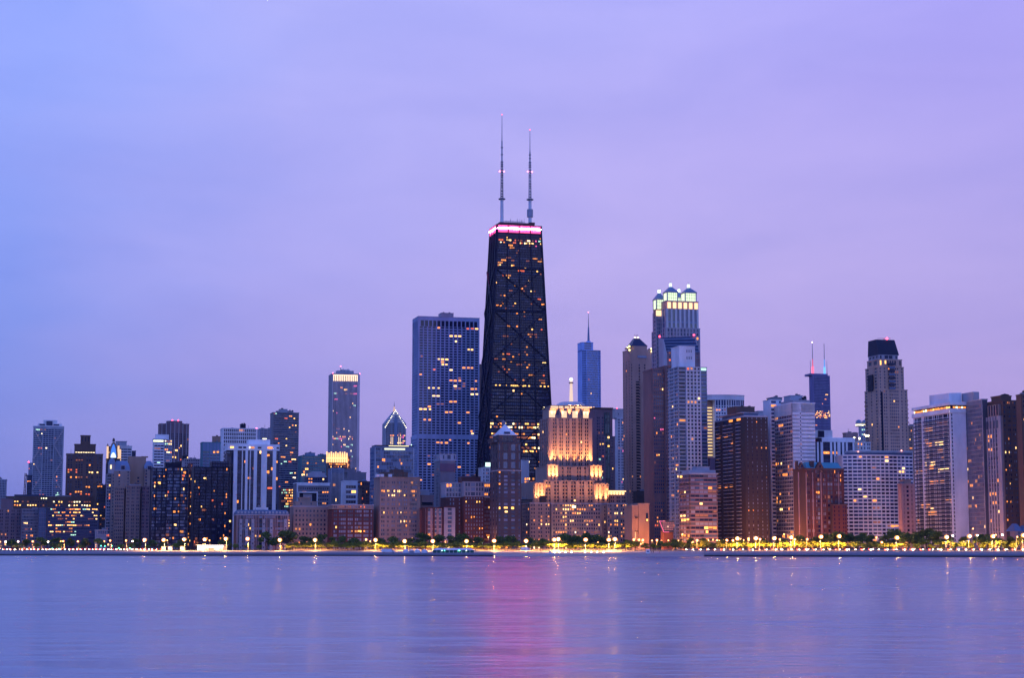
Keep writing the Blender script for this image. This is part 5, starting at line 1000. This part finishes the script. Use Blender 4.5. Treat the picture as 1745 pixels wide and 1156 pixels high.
def copy_tree(src, kids, loc, rz=0, sc_=(1, 1, 1)):
    r = src.copy(); COL.objects.link(r); r.location = loc; r.rotation_euler = (0, 0, rz); r.scale = sc_
    for c in kids: q = c.copy(); COL.objects.link(q); q.parent = r
    return r
# ---- trees
leafA = mat('leaf_spring_green', (.21, .27, .035), .7, 0); leafB = mat('leaf_deep_green', (.085, .125, .03), .75, 0); bark = mat('bark', (.06, .045, .035), .9, .2, scale=1)
for m in (leafA, leafB): m.node_tree.nodes['Principled BSDF'].inputs['Specular IOR Level'].default_value = .1
TP = []
def tree_proto(i, tall):
    r = random.Random(100+i); tr = MB(); cr = MB(); h0 = .28
    tr.cyl(0, 0, .032, .02, 0, h0+.1, bark, 7); lobes = []
    for k in range(7):
        a = k*2.4+r.random(); z = h0+r.uniform(.1, .55); rad = r.uniform(.12, .34)*(1-.5*max(0, z-.5)); e = (rad*math.cos(a), rad*math.sin(a), z)
        tr.beam((0, 0, h0*.8+.04*k*.3), e, .016, bark, .006); lobes.append((e, r.uniform(.15, .24)))
    lobes.append(((0, 0, .78), .2)); tr.beam((0, 0, h0), (0, 0, .8), .02, bark, .006)
    for (e, q) in lobes:
        for j in range(120 if tall else 110):
            d = Vector((r.gauss(0, 1), r.gauss(0, 1), r.gauss(0, 1))).normalized()*q*(r.random()**.4)
            c = Vector(e)+Vector((d.x, d.y, d.z*.8))
            if c.z > 1.0 or c.z < .2: continue
            n = Vector((r.gauss(0, 1), r.gauss(0, 1), r.gauss(0, 1))).normalized(); u = n.orthogonal().normalized(); v = n.cross(u); s_ = r.uniform(.02, .042)
            cr.quad(*(tuple(c+u*s_*x+v*s_*y) for x, y in ((-1, -.6), (1, -.8), (.8, .9), (-.7, .8))), leafB if (tall and r.random() < .8) or r.random() < .25 else leafA)
    return tr.mesh('trunk'), cr.mesh('crown')
for i in range(8): TP.append(tree_proto(i, i >= 4))
big = [(20, 917, 1), (45, 916, 1), (70, 914, 1), (95, 915, 1), (119, 914, 1), (146, 915, 1), (168, 916, 1), (232, 917, 1), (260, 919, 1), (278, 921, 1), (312, 915, 1), (338, 926, 0), (382, 914, 1), (390, 923, 0), (455, 903, 1), (489, 901, 1), (470, 915, 1), (520, 912, 1),
       (545, 907, 1), (565, 914, 1), (585, 912, 1), (603, 914, 1), (648, 915, 1), (670, 911, 1), (696, 914, 1), (719, 906, 1), (748, 908, 1), (772, 911, 1), (790, 906, 1), (815, 912, 1), (852, 912, 1), (872, 910, 1), (905, 914, 1), (925, 916, 1),
       (962, 907, 1), (980, 910, 1), (999, 906, 1), (1018, 909, 1), (1036, 915, 1), (1070, 918, 1), (1150, 917, 1), (1178, 915, 1), (1200, 916, 1), (1230, 917, 1), (1262, 917, 1), (1300, 916, 1), (1335, 916, 1), (1362, 910, 1), (1390, 913, 1), (1408, 906, 1), (1426, 903, 1),
       (1447, 907, 1), (1470, 905, 1), (1484, 910, 1), (1512, 908, 1), (1530, 899, 1), (1546, 906, 1), (1562, 903, 1), (1578, 899, 1), (1597, 903, 1), (1620, 912, 1), (1642, 913, 1), (1668, 910, 1), (1684, 908, 1), (1705, 915, 1), (1722, 912, 1), (1740, 911, 1)]
rt = random.Random(12); TR = []
for px, y, k in big: TR.append((px, y+rt.uniform(0, 2), 1, (222 if px < 1500 else 205)+rt.uniform(-8, 8)))
px = 492
while px < 1530:
    if not (1085 < px < 1096 or 1438 < px < 1444): TR.append((px, rt.uniform(920, 926), 0, rt.uniform(152, 163) if px < 1130 else rt.uniform(199, 208)))
    px += rt.uniform(8, 13)
for px in (30, 62, 105, 140, 205, 225, 250, 300, 372, 402, 425, 440, 1545, 1562, 1583, 1603, 1625, 1648, 1655, 1676, 1690, 1712, 1728): TR.append((px+rt.uniform(-3, 3), rt.uniform(924, 929), 0, rt.uniform(200, 212)))
kinds = {1: 'large dark tree', 0: 'small round lamplit tree'}
lb = labels(TR, lambda t: t[2], lambda t, s, o: '%s, %s such from left before the %s' % (kinds[t[2]], o, s))
for i, (px, y, k, d) in enumerate(TR):
    x, D = at(px, d, 930); h = CH+D*kz(y)-3.8; r = rt.choice((4, 5, 6, 7) if k else (0, 1, 2, 3)); wd = h*rt.uniform(.95, 1.25)*(1.25 if not k else 1.05)
    e = empty('leafy_tree', (x, D, 3.75 if d > 160 else 3.5), rt.uniform(0, 6.28), label=lb[i], cat='tree', group='trees along the shore road'); e.scale = (wd, wd, h)
    for q, n in zip(TP[r], ('trunk', 'crown')): o = bpy.data.objects.new(n, q); COL.objects.link(o); o.parent = e
# ---- street lamps
lampB = EM('lamp_halo_bright', (1, .33, .05), 2.3, False); lampM = EM('lamp_halo_orange', (1, .27, .025), 2.0, False); lampW = EM('lamp_glow_white', (1, .75, .6), 25, False); steelp = mat('lamp_pole_paint', (.22, .24, .24), .5, .1, scale=1)
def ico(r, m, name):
    b_ = MB(); b_.ball(0, 0, 0, r, m, 10, 6, .85)  # large orange ball is an added shape imitating the bulb's halo
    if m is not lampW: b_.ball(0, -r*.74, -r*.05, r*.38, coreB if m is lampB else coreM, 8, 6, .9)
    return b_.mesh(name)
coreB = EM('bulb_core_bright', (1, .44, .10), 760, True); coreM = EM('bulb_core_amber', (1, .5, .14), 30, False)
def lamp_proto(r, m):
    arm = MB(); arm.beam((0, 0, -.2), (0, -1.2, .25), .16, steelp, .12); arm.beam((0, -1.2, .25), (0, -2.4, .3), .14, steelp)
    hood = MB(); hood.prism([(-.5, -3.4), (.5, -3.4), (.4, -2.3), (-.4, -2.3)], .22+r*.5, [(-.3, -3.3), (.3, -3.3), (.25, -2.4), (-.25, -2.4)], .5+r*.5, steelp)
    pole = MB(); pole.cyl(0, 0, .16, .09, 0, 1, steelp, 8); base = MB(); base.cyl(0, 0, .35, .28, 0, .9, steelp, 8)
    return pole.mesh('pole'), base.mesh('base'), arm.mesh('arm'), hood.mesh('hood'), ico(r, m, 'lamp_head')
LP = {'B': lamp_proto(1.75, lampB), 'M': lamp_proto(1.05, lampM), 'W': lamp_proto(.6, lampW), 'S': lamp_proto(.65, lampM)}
lamps = []
for l_ in '''0 924 M|9.5 924 W|19 926 M|31 923.5 W|40 924 M|56 923.5 M|55 929 S|70 922.5 M|82 924 W|104 923 M|108 923 M|133 923.5 M|147 923 S|162 923 M|178 923 S|188 922 M|215 922 M|226 923 W|246.5 921 B|279 921 B|285 921.5 S|314 920 B|349 920 B|357 921.5 S|385 919 B|422 919 B|477 921 B|496 922 S|537 921 B|545 922.5 S|624 920 M|631 923 S|640 921 B|689.5 923 B|723 923.5 S|737.5 923 B|760 923.5 M|795 923 B|807 924 S|832 916 S|842 922.5 B|853 924 S|896.5 922.5 B|904 923.5 S|944.5 920.5 B|951.5 919.5 B|998 920.5 B|1018.5 924.5 M|1037.5 920.5 B|1048 919.5 B|1080 920 M|1089 920.5 M|1095.5 921 M|1092 927.5 S|1111 922 S|1119.5 921 M|1127 923 M|1139 921.5 S|1147 922 M|1156 922 S|1163 911 S|1173 923 S|1180 923 M|1188 921.5 M|1207 921.5 M|1215 920.5 S|1222 921.5 M|1226 922 S|1233 920.5 S|1238.5 921 M|1249 921.5 M|1256.5 918.5 B|1262 919 S|1267 921 S|1275.5 918.5 M|1276 921 S|1288 918 B|1295 919.5 M|1304 920 S|1319.5 918 B|1329 920 M|1336 911 S|1348 916.5 B|1354 920 M|1366 921 S|1375.5 919.5 M|1385 919.5 M|1399 915.5 B|1406 918.5 M|1412 919.5 S|1416 918 M|1430 914.5 B|1437 919 M|1451 912.5 S|1493 916.5 M|1502.5 925 M|1528.5 917 B|1546 918 S|1557 917 M|1560.5 915 S|1613 916 B|1623.5 913.5 W|1642 923.5 S|1652 914.5 B|1658 901.5 S|1665.5 913 W|1692 914.5 B|1697 912 S|1708 912 W|1687.5 930 S|1696.5 932 S|1702 932 S|1733.5 915.5 S|1744 913 B'''.split('|'):
    a_, b__, c_ = l_.split(); lamps.append((float(a_), float(b__), c_))
kn = {'B': 'bright orange street lamp', 'M': 'amber street lamp', 'W': 'white headed street lamp', 'S': 'small dim amber lamp'}
lb = labels(lamps, lambda t: t[2], lambda t, s, o: '%s, %s such from left before the %s' % (kn[t[2]], o, s))
LD = {}
for i, (px, y, k) in enumerate(lamps):
    fd = min([q[2] for q in ALLB if q[0]-3 < px < q[1]+3 and q[2] > shoreD(px)+170] or [1700])-shoreD(px); d = {'B': 148 if px < 1130 else 197.5, 'M': 197 if (px > 1130 and i % 2) else min(fd-26, 290), 'W': 164, 'S': min(fd-18, 300)}[k]; x, D = at(px, d, y); D2 = D-3; z = CH+D2*kz(y); g = 3.5 if k == 'B' and px < 1130 else 3.8
    x = kx(px, y)*D2; h = z-g
    e = empty('street_lamp', (x, D, g), 0, label=lb[i], cat='street lamp', group='street lamps along the shore')
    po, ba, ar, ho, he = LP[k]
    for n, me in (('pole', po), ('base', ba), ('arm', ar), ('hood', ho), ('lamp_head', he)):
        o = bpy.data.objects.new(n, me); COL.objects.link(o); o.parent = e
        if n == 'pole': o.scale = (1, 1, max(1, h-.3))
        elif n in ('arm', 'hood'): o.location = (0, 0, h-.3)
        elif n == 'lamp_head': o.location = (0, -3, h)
    if k in 'BMS':
        k = 'R' if k == 'M' and px > 380 else k; l = LD.get(k)
        if l is None:
            l = LD[k] = bpy.data.lights.new('lamp_light', 'SPOT' if k in 'MB' else 'POINT')
            if k in 'MB': l.spot_size = R(172); l.spot_blend = .08
            l.energy = {'B': 62e3, 'M': 34e3, 'R': 13e3, 'S': 4e3}[k]; l.color = (1, .42, .11) if k == 'B' else (1, .33, .07); l.shadow_soft_size = .45
        o = bpy.data.objects.new('lamp_light', l); COL.objects.link(o); o.parent = e; o.location = (0, -3, 5.5 if k == 'R' else h-2.6)
# ---- traffic lights (left end) 
for i, (px, y) in enumerate(((89.5, 935), (101, 935.5), (172.5, 930.5), (179, 931), (191, 930.5), (203, 934.5), (221.5, 934.5), (1116, 931.5))):
    x, D = at(px, 163, y); z = CH+D*kz(y); e = empty('traffic_light', (x, D, 3.7), 0, label='%s green traffic light from the left by the shore road' % ORD[i] if i < 7 else 'lone green traffic light before the stone church hall', cat='traffic light', group='traffic lights at the crossings')
    q = MB(); q.cyl(0, 0, .1, .08, 0, z-3.7+.3, steelp, 6); q.obj('pole', e); q = MB(); q.box(-.3, .3, -.4, -.1, z-4.3, z-3.1, 'black'); q.obj('housing', e); q = MB(); q.ball(0, -.6, z-3.9, .42, EM('signal_green', (.1, 1, .55), 7, False), 6, 4); q.obj('lens', e)
# ---- roadside barrier
def fence(p0, p1, d, z, label, h=1.0, m=None, name='railing', cat='railing'):
    e = empty(name, (*at(p0, d), z), 0, label=label, cat=cat); o0 = e.location.copy(); rl = MB(); ps = []; n = int((p1-p0)/5)
    P_ = [Vector((*at(p0+(p1-p0)*k/n, d), z))-o0 for k in range(n+1)]
    for A, B in zip(P_, P_[1:]):
        for zz in (h*.95, h*.5): rl.beam(A+Vector((0, 0, zz)), B+Vector((0, 0, zz)), .14, m or steelp)
    rl.obj('rail', e); pm = MB(); pm.cyl(0, 0, .09, .09, 0, h, m or steelp, 6); me = pm.mesh('post')
    for A in P_: o = bpy.data.objects.new('post', me); COL.objects.link(o); o.parent = e; o.location = A
bar = mat('concrete_barrier', (.42, .36, .32), .8, .15, scale=.3)
fence(500, 838, 156, 3.65, 'long pale railing behind the tents and the marquee', 1.1, bar); fence(842, 1160, 146.5, 3.45, 'long pale railing along the back of the sand', 1.3, bar); fence(1170, 1745, 163, 3.78, 'long railing beside the car lights at the right', .9)
# ---- cars
glassm = mat('car_glass', (.02, .025, .03), .1, 0, spec=.6); tyre = mat('tyre_rubber', (.02, .02, .02), .9, 0)
hl = EM('headlight_glow', (1, .80, .55), 80, False); tl = EM('taillight_glow', (1, .05, .02), 60, False)
def car_proto(name, col):
    pm = mat('paint_'+name, col, .3, 0, spec=.6); b_ = MB()
    prof = [(-2.2, .35), (2.2, .35), (2.25, .8), (1.3, .98), (-1.8, 1.0), (-2.2, .85)]
    b_.prism([(x, z) for x, z in prof], -.85, [(x, z) for x, z in prof], .85, pm); b_.v = [(x, z, y) for x, y, z in b_.v]
    c = MB(); pr_ = [(-1.7, 1.0), (1.1, 1.0), (.5, 1.45), (-1.2, 1.48)]; c.prism(pr_, -.72, [(x, y) for x, y in pr_], .72, glassm); c.v = [(x, z, y) for x, y, z in c.v]
    c.box(-1.15, .48, -.73, .73, 1.46, 1.52, pm)
    w_ = MB(); w_.cyl(0, 0, .33, .33, -.12, .12, tyre, 10); w_.v = [(x, z, y) for x, y, z in w_.v]
    h_ = MB(); h_.ball(0, 0, 0, .36, hl, 6, 4); t_ = MB(); t_.ball(0, 0, 0, .32, tl, 6, 4)
    return b_.mesh('body'), c.mesh('cabin'), w_.mesh('wheel'), h_.mesh('headlight'), t_.mesh('taillight')
cols = {'white': (.7, .7, .7), 'black': (.02, .02, .02), 'silver': (.4, .4, .42), 'red': (.35, .03, .03), 'blue': (.05, .08, .25)}
CP = {k: car_proto(k, v) for k, v in cols.items()}
rc = random.Random(5); cars = []
px = 3
while px < 272: cars.append((px, 172, 1, rc.choice(list(cols)))); px += rc.uniform(5.5, 8)
px = 8
while px < 250: cars.append((px, 186, -1, rc.choice(list(cols)))); px += rc.uniform(10, 17)
px = 1175
while px < 1745: cars.append((px, 172, 1, rc.choice(list(cols)))); px += rc.uniform(10, 17)
px = 1185
while px < 1745: cars.append((px, 186, -1, rc.choice(list(cols)))); px += rc.uniform(17, 28)
lb = labels(cars, lambda t: (t[2], t[3]), lambda t, s, o: '%s car heading %s, lights on, %s such from left before the %s' % (t[3], 'left' if t[2] > 0 else 'right', o, s))
for i, (px, d, dr, c) in enumerate(cars):
    x, D = at(px, d); x2, D2 = at(px+6, d); e = empty('car', (x, D, 3.705), math.atan2(D2-D, x2-x)+(math.pi if dr > 0 else 0), label=lb[i], cat='car', group='cars on the shore road')
    bo, ca, wh, hd, tl_ = CP[c]
    for n, me, lc in (('body', bo, (0, 0, 0)), ('cabin', ca, (0, 0, 0)), *[('wheel', wh, (a, b__, .33)) for a in (-1.4, 1.4) for b__ in (-.8, .8)], *[('headlight', hd, (2.2, a, .7)) for a in (-.6, .6)], *[('taillight', tl_, (-2.2, a, .75)) for a in (-.6, .6)]):
        o = bpy.data.objects.new(n, me); COL.objects.link(o); o.parent = e; o.location = lc
# ---- tents, marquee, vans, pavilion, kiosks, booth
canvas = mat('white_canvas', (.75, .75, .8), .7, .05, scale=.5)
def ground(px, d): # height of the shore slope at offset d
    P_ = [(0, .35), (14, 1.35), (60, 2.3), (150, 3.55), (400, 3.8)]
    for (a, za), (b_, zb__) in zip(P_, P_[1:]):
        if d <= b_: return za+(zb__-za)*(d-a)/(b_-a)
    return 3.8
for i, (x0, x1, yt) in enumerate(((687, 696.5, 936.0), (697.3, 705, 936.2), (706.5, 716, 935.8), (718.5, 728, 936.6))):
    d = 44; x, D = at((x0+x1)/2, d); hw = (x1-x0)/2*D/F0; g = ground(0, d)+.1; H_ = CH+D*kz(yt)-g
    e = empty('pointed_tent', (x, D, g), 0, label='%s of the four small white pointed tents from the left on the promenade' % ORD[i], cat='tent', group='white pointed tents')
    q = MB(); q.prism([(-hw, -hw), (hw, -hw), (hw, hw), (-hw, hw)], H_*.66, [(-.1, -.1), (.1, -.1), (.1, .1), (-.1, .1)], H_, canvas); q.box(-hw, hw, -hw, hw, H_*.6, H_*.66, canvas); q.obj('canopy', e)
    if i != 9: q = MB(); q.box(-hw*.9, hw*.9, -hw*.9, hw*.9, .05, H_*(.6), canvas if i % 3 != 1 else mat('tent_shade', (.3, .3, .36), .8, 0)); q.obj('side_wall', e)
    for sx in (-1, 1):
        for sy in (-1, 1): q = MB(); q.cyl(sx*hw*.95, sy*hw*.95, .07, .07, 0, H_*.6, 'white', 6); q.obj('leg', e)
x, D = at(773, 50); g = ground(0, 50); e = empty('marquee', (x, D, g), 0, label='long white marquee with green lit interior right of the pointed tents', cat='marquee'); L2 = 35*D/F0; H_ = CH+D*kz(935)-g
q = MB(); yv = 5; pr_ = [(-L2-.5, -yv-.3), (L2+.5, -yv-.3), (L2+.5, yv), (-L2-.5, yv)]; q.prism(pr_, H_*.62, [(-L2+2.5, -.3), (L2-2.5, -.3), (L2-2.5, .3), (-L2+2.5, .3)], H_, canvas); q.obj('roof', e)
gw = mat('green_canvas', (.03, .12, .10), .7, .2, scale=.5); q = MB(); q.box(-L2, L2, -yv+1, -yv+1.1, 0, H_*.6, gw); q.box(-L2, L2, yv-.1, yv, 0, H_*.6, gw); q.obj('side_wall', e)
for k in range(11): q = MB(); q.cyl(-L2+2*L2*k/10, -yv, .12, .12, 0, H_*.62, 'white', 6); q.obj('post', e)
for k, (a, c) in enumerate(((-.42, (.1, 1, .6)), (-.55, (.6, .9, 1)), (.25, (.1, 1, .45)), (.3, (.3, 1, .6)), (.62, (.8, 1, .9)))): q = MB(); q.ball(L2*a, -yv+.2, H_*.5, .35, EM('green_bulb_%d' % k, c, 6, True), 6, 4); q.obj('lamp', e)
def boxcar(name, label, cat, px, d, L_c, hgt, col='white', sym=True, z=None, warm=False):
    x, D = at(px, d); g = ground(0, d)+.1 if z is None else z; e = empty(name, (x, D, g), R(2), label=label, cat=cat); q = MB(); q.box(-L_c/2, L_c/2*(.55), -1.1, 1.1, .55, hgt, col); q.obj('cargo_box', e)
    q = MB(); pr_ = [(L_c*.29, .5), (L_c*.5, .5), (L_c*.5, 1.25), (L_c*.42, 2.1), (L_c*.29, 2.15)]; q.prism(pr_, -1, pr_, 1, col); q.v = [(a, c, b__) for a, b__, c in q.v]; q.obj('cab', e)
    q = MB(); q.box(L_c*.32, L_c*.41, -1.03, 1.03, 1.4, 1.95, glassm); q.obj('window', e)
    for a in (-L_c*.3, L_c*.38):
        for s_ in (-.95, .95): q = MB(); q.cyl(0, 0, .45, .45, -.12, .12, tyre, 10); q.v = [(a+x_, s_+z_, .45+y_) for x_, y_, z_ in q.v]; q.obj('wheel', e)
    return e
boxcar('box_van', 'white box van parked left of the pointed tents', 'van', 661, 48, 9.5, 2.7); boxcar('box_van', 'pale trailer truck parked on the path before the pyramid roofed tower', 'truck', 895.5, 130, 7.0, 2.9)
x, D = at(360, 166); e = empty('glass_pavilion', (x, D, 3.75), 0, label='low glass pavilion glowing brilliant white at the foot of the darker black tower', cat='pavilion'); wv = 24*D/F0; H_ = CH+D*kz(929)-3.75
gq = EM('pavilion_white', (1, .97, .82), 5, True); q = MB(); q.box(-wv-1, wv+1, -1, 9, H_-.4, H_, 'offwhite'); q.obj('roof', e); q = MB(); q.box(-wv, wv, .5, 8.5, 0, H_-.41, 'grey'); q.obj('wall', e)
for k in range(12):
    a = -wv+2*wv*k/12+.2; 
    if k == 11: continue
    q = MB(); q.box(a, a+2*wv/12-.4, .2, .45, H_*.52, H_-.5, gq); q.obj('window', e)
    if k not in (5, 6): q = MB(); q.box(a, a+2*wv/12-.5, .2, .45, .3, H_*.44, gq if k in (0, 1, 2, 8) else EM('pavilion_dim', (1, .7, .4), 1.5, False)); q.obj('window', e)
for i, (px, c) in enumerate(((279, (1, .8, .45)), (290, (.8, 1, .75)), (310.5, (.9, 1, .8)))):
    x, D = at(px, 166); e = empty('kiosk', (x, D, 3.75), 0, label='%s of three small lit kiosks from the left under the pale mirrored black tower' % ORD[i], cat='kiosk', group='lit kiosks'); q = MB(); q.box(-1.9, 1.9, -1, 2, 2.9, 3.2, 'offwhite'); q.obj('roof', e)
    q = MB(); q.box(-1.7, 1.7, -.6, 1.8, 0, 2.89, 'grey'); q.obj('wall', e); q = MB(); q.box(-1.3, .0, -.8, -.65, .9, 2.6, EM('kiosk_lit_%d' % i, c, 3, False)); q.obj('window', e); q = MB(); q.box(.25, 1.3, -.8, -.65, .2, 2.5, EM('kiosk_lit_%d' % i, c, 3, False)); q.obj('door', e)
x, D = at(1104, 40); g = 1.3; e = empty('lifeguard_booth', (x, D, g), 0, label='white lifeguard booth standing on the sand', cat='booth'); q = MB(); q.box(-1.2, 1.2, -1, 1, .5, 2.9, 'white'); q.obj('cabin', e); q = MB(); q.prism([(-1.5, -1.3), (1.5, -1.3), (1.5, 1.3), (-1.5, 1.3)], 2.9, [(-1, -.8), (1, -.8), (1, .8), (-1, .8)], 3.4, 'white'); q.obj('roof', e); q = MB(); q.box(-.6, .6, -1.1, -1.0, 1.5, 2.4, GM('c')); q.obj('window', e)
for sx in (-1, 1):
    for sy in (-.8, .8): q = MB(); q.box(sx-.1, sx+.1, sy-.1, sy+.1, 0, .5, 'grey'); q.obj('leg', e)
# boat on the sand
x, D = at(937, 32); e = empty('small_boat', (x, D, 1.15), R(4), label='small white motor boat with cabin drawn up on the sand', cat='boat'); q = MB(); k = len(q.v)
q.prism([(-3, -.8), (1.8, -.8), (3.2, 0), (1.8, .8), (-3, .8)], .15, [(-3.2, -1.1), (2.2, -1.1), (4, 0), (2.2, 1.1), (-3.2, 1.1)], 1.1, 'white'); q.obj('hull', e); q = MB(); q.prism([(-.8, -.7), (1.2, -.7), (1.2, .7), (-.8, .7)], 1.1, [(-.6, -.6), (.6, -.6), (.6, .6), (-.6, .6)], 2.4, 'white'); q.obj('cabin', e); q = MB(); q.box(-.4, .5, -.72, .72, 1.6, 2.1, glassm); q.obj('window', e)
# path lights on the sand
pl = EM('path_light_glow', (1, .85, .55), 30, True); bo_ = MB(); bo_.ball(0, 0, 1.25, .42, pl, 6, 4); hm = bo_.mesh('lamp_head'); po_ = MB(); po_.cyl(0, 0, .09, .09, 0, 1, steelp, 6); pmh = po_.mesh('post')
for i, px in enumerate((945, 953.5, 963.5, 974, 997, 1007.5, 1017.5, 1028.5)):
    x, D = at(px, 60); e = empty('path_light', (x, D, 1.55), 0, label='low round white path light, %s of eight from the left on the sand' % ORD[i], cat='path light', group='path lights on the beach')
    for n, me in (('lamp_head', hm), ('post', pmh)): o = bpy.data.objects.new(n, me); COL.objects.link(o); o.parent = e
# people
def person(px, d, label, col, walk=.25, g=None):
    x, D = at(px, d); g = ground(0, d)+.05 if g is None else g; e = empty('person', (x, D, g), random.Random(px).uniform(0, 6), label=label, cat='person')
    V = [(0, 0, .95), (0, 0, 1.2), (0, 0, 1.42), (0, 0, 1.52), (0, .02, 1.64), (0, .02, 1.75), (.1, 0, .9), (.11, walk*.5, .5), (.12, walk*.3-.02, .07), (.12, walk*.3+.16, .04), (-.1, 0, .9), (-.11, -walk*.4, .5), (-.12, -walk, .09), (-.12, -walk+.15, .04), (.19, 0, 1.4), (.24, -.05, 1.12), (.25, .08, .88), (-.19, 0, 1.4), (-.24, .05, 1.12), (-.25, .16, .88)]
    E = [(0, 1), (1, 2), (2, 3), (3, 4), (4, 5), (0, 6), (6, 7), (7, 8), (8, 9), (0, 10), (10, 11), (11, 12), (12, 13), (2, 14), (14, 15), (15, 16), (2, 17), (17, 18), (18, 19)]
    rd = [.15, .14, .15, .055, .10, .08, .095, .065, .045, .04, .095, .065, .045, .04, .06, .045, .035, .06, .045, .035]
    me = bpy.data.meshes.new('body'); me.from_pydata(V, E, []); me.materials.append(mat('cloth_'+col, W_[col], .9, 0)); o = bpy.data.objects.new('body', me); COL.objects.link(o); o.parent = e
    o.modifiers.new('skin', 'SKIN'); 
    for i, r_ in enumerate(rd): me.skin_vertices[0].data[i].radius = (r_, r_)
    me.skin_vertices[0].data[0].use_root = True; s_ = o.modifiers.new('sub', 'SUBSURF'); s_.levels = 1; s_.render_levels = 1
    q = MB(); q.ball(0, .02, 1.69, .115, mat('dark_hair', (.03, .02, .02), .8, 0), 8, 6, 1.15); q.obj('hair', e)
person(899.5, 30, 'person in dark clothes standing on the sand below the truck', 'dkgrey'); person(922, 38, 'person in dark clothes beside the small white boat', 'navy', .1); person(1110.8, 40, 'person in dark clothes just right of the lifeguard booth', 'dkgrey', .1); person(1113.6, 41, 'person in a dark coat, second right of the lifeguard booth', 'dkbrown'); person(1124, 38, 'lone dark figure farther right of the lifeguard booth', 'dkgrey', .3); person(1274, 60, 'person in red top walking on the promenade before the dark brown tower', 'red', .3); person(1316, 90, 'person in navy standing at the railing before the white slab tower', 'navy', .1)
# crane far left
D = 2500; x = kx(39.5, 830)*D; e = empty('construction_crane', (x, D, GZ), 0, label='thin red lattice crane mast left of the cross braced tower', cat='crane'); zt = CH+D*kz(807)-GZ; q = MB()
for a in (-1.2, 1.2):
    for c in (-1.2, 1.2): q.beam((a, c, 0), (a*.8+3, c*.8, zt), .45, 'red')
k = 0
while k*4 < zt-4: z = k*4; s_ = 1 if k % 2 else -1; o_ = 3*z/zt; q.beam((-1.1*s_+o_, -1.1, z), (1.1*s_+o_+.1, -1.1, z+4), .35, 'red'); k += 1
q.obj('lattice_mast', e)
# haze: thin even air
hm_ = bpy.data.materials.new('haze_air'); hm_.use_nodes = True; t = hm_.node_tree; t.nodes.clear(); pv = t.nodes.new('ShaderNodeVolumePrincipled'); ov = t.nodes.new('ShaderNodeOutputMaterial')
pv.inputs['Color'].default_value = (.62, .74, 1, 1); pv.inputs['Density'].default_value = 1.6e-5; pv.inputs['Anisotropy'].default_value = 0; t.links.new(pv.outputs[0], ov.inputs['Volume'])
b = MB(); b.box(-9500, 9500, -3500, 20500, -8, 700, hm_); tag(b.obj('haze'), kind='stuff', label='thin blue violet evening haze over the lake and city', cat='haze')
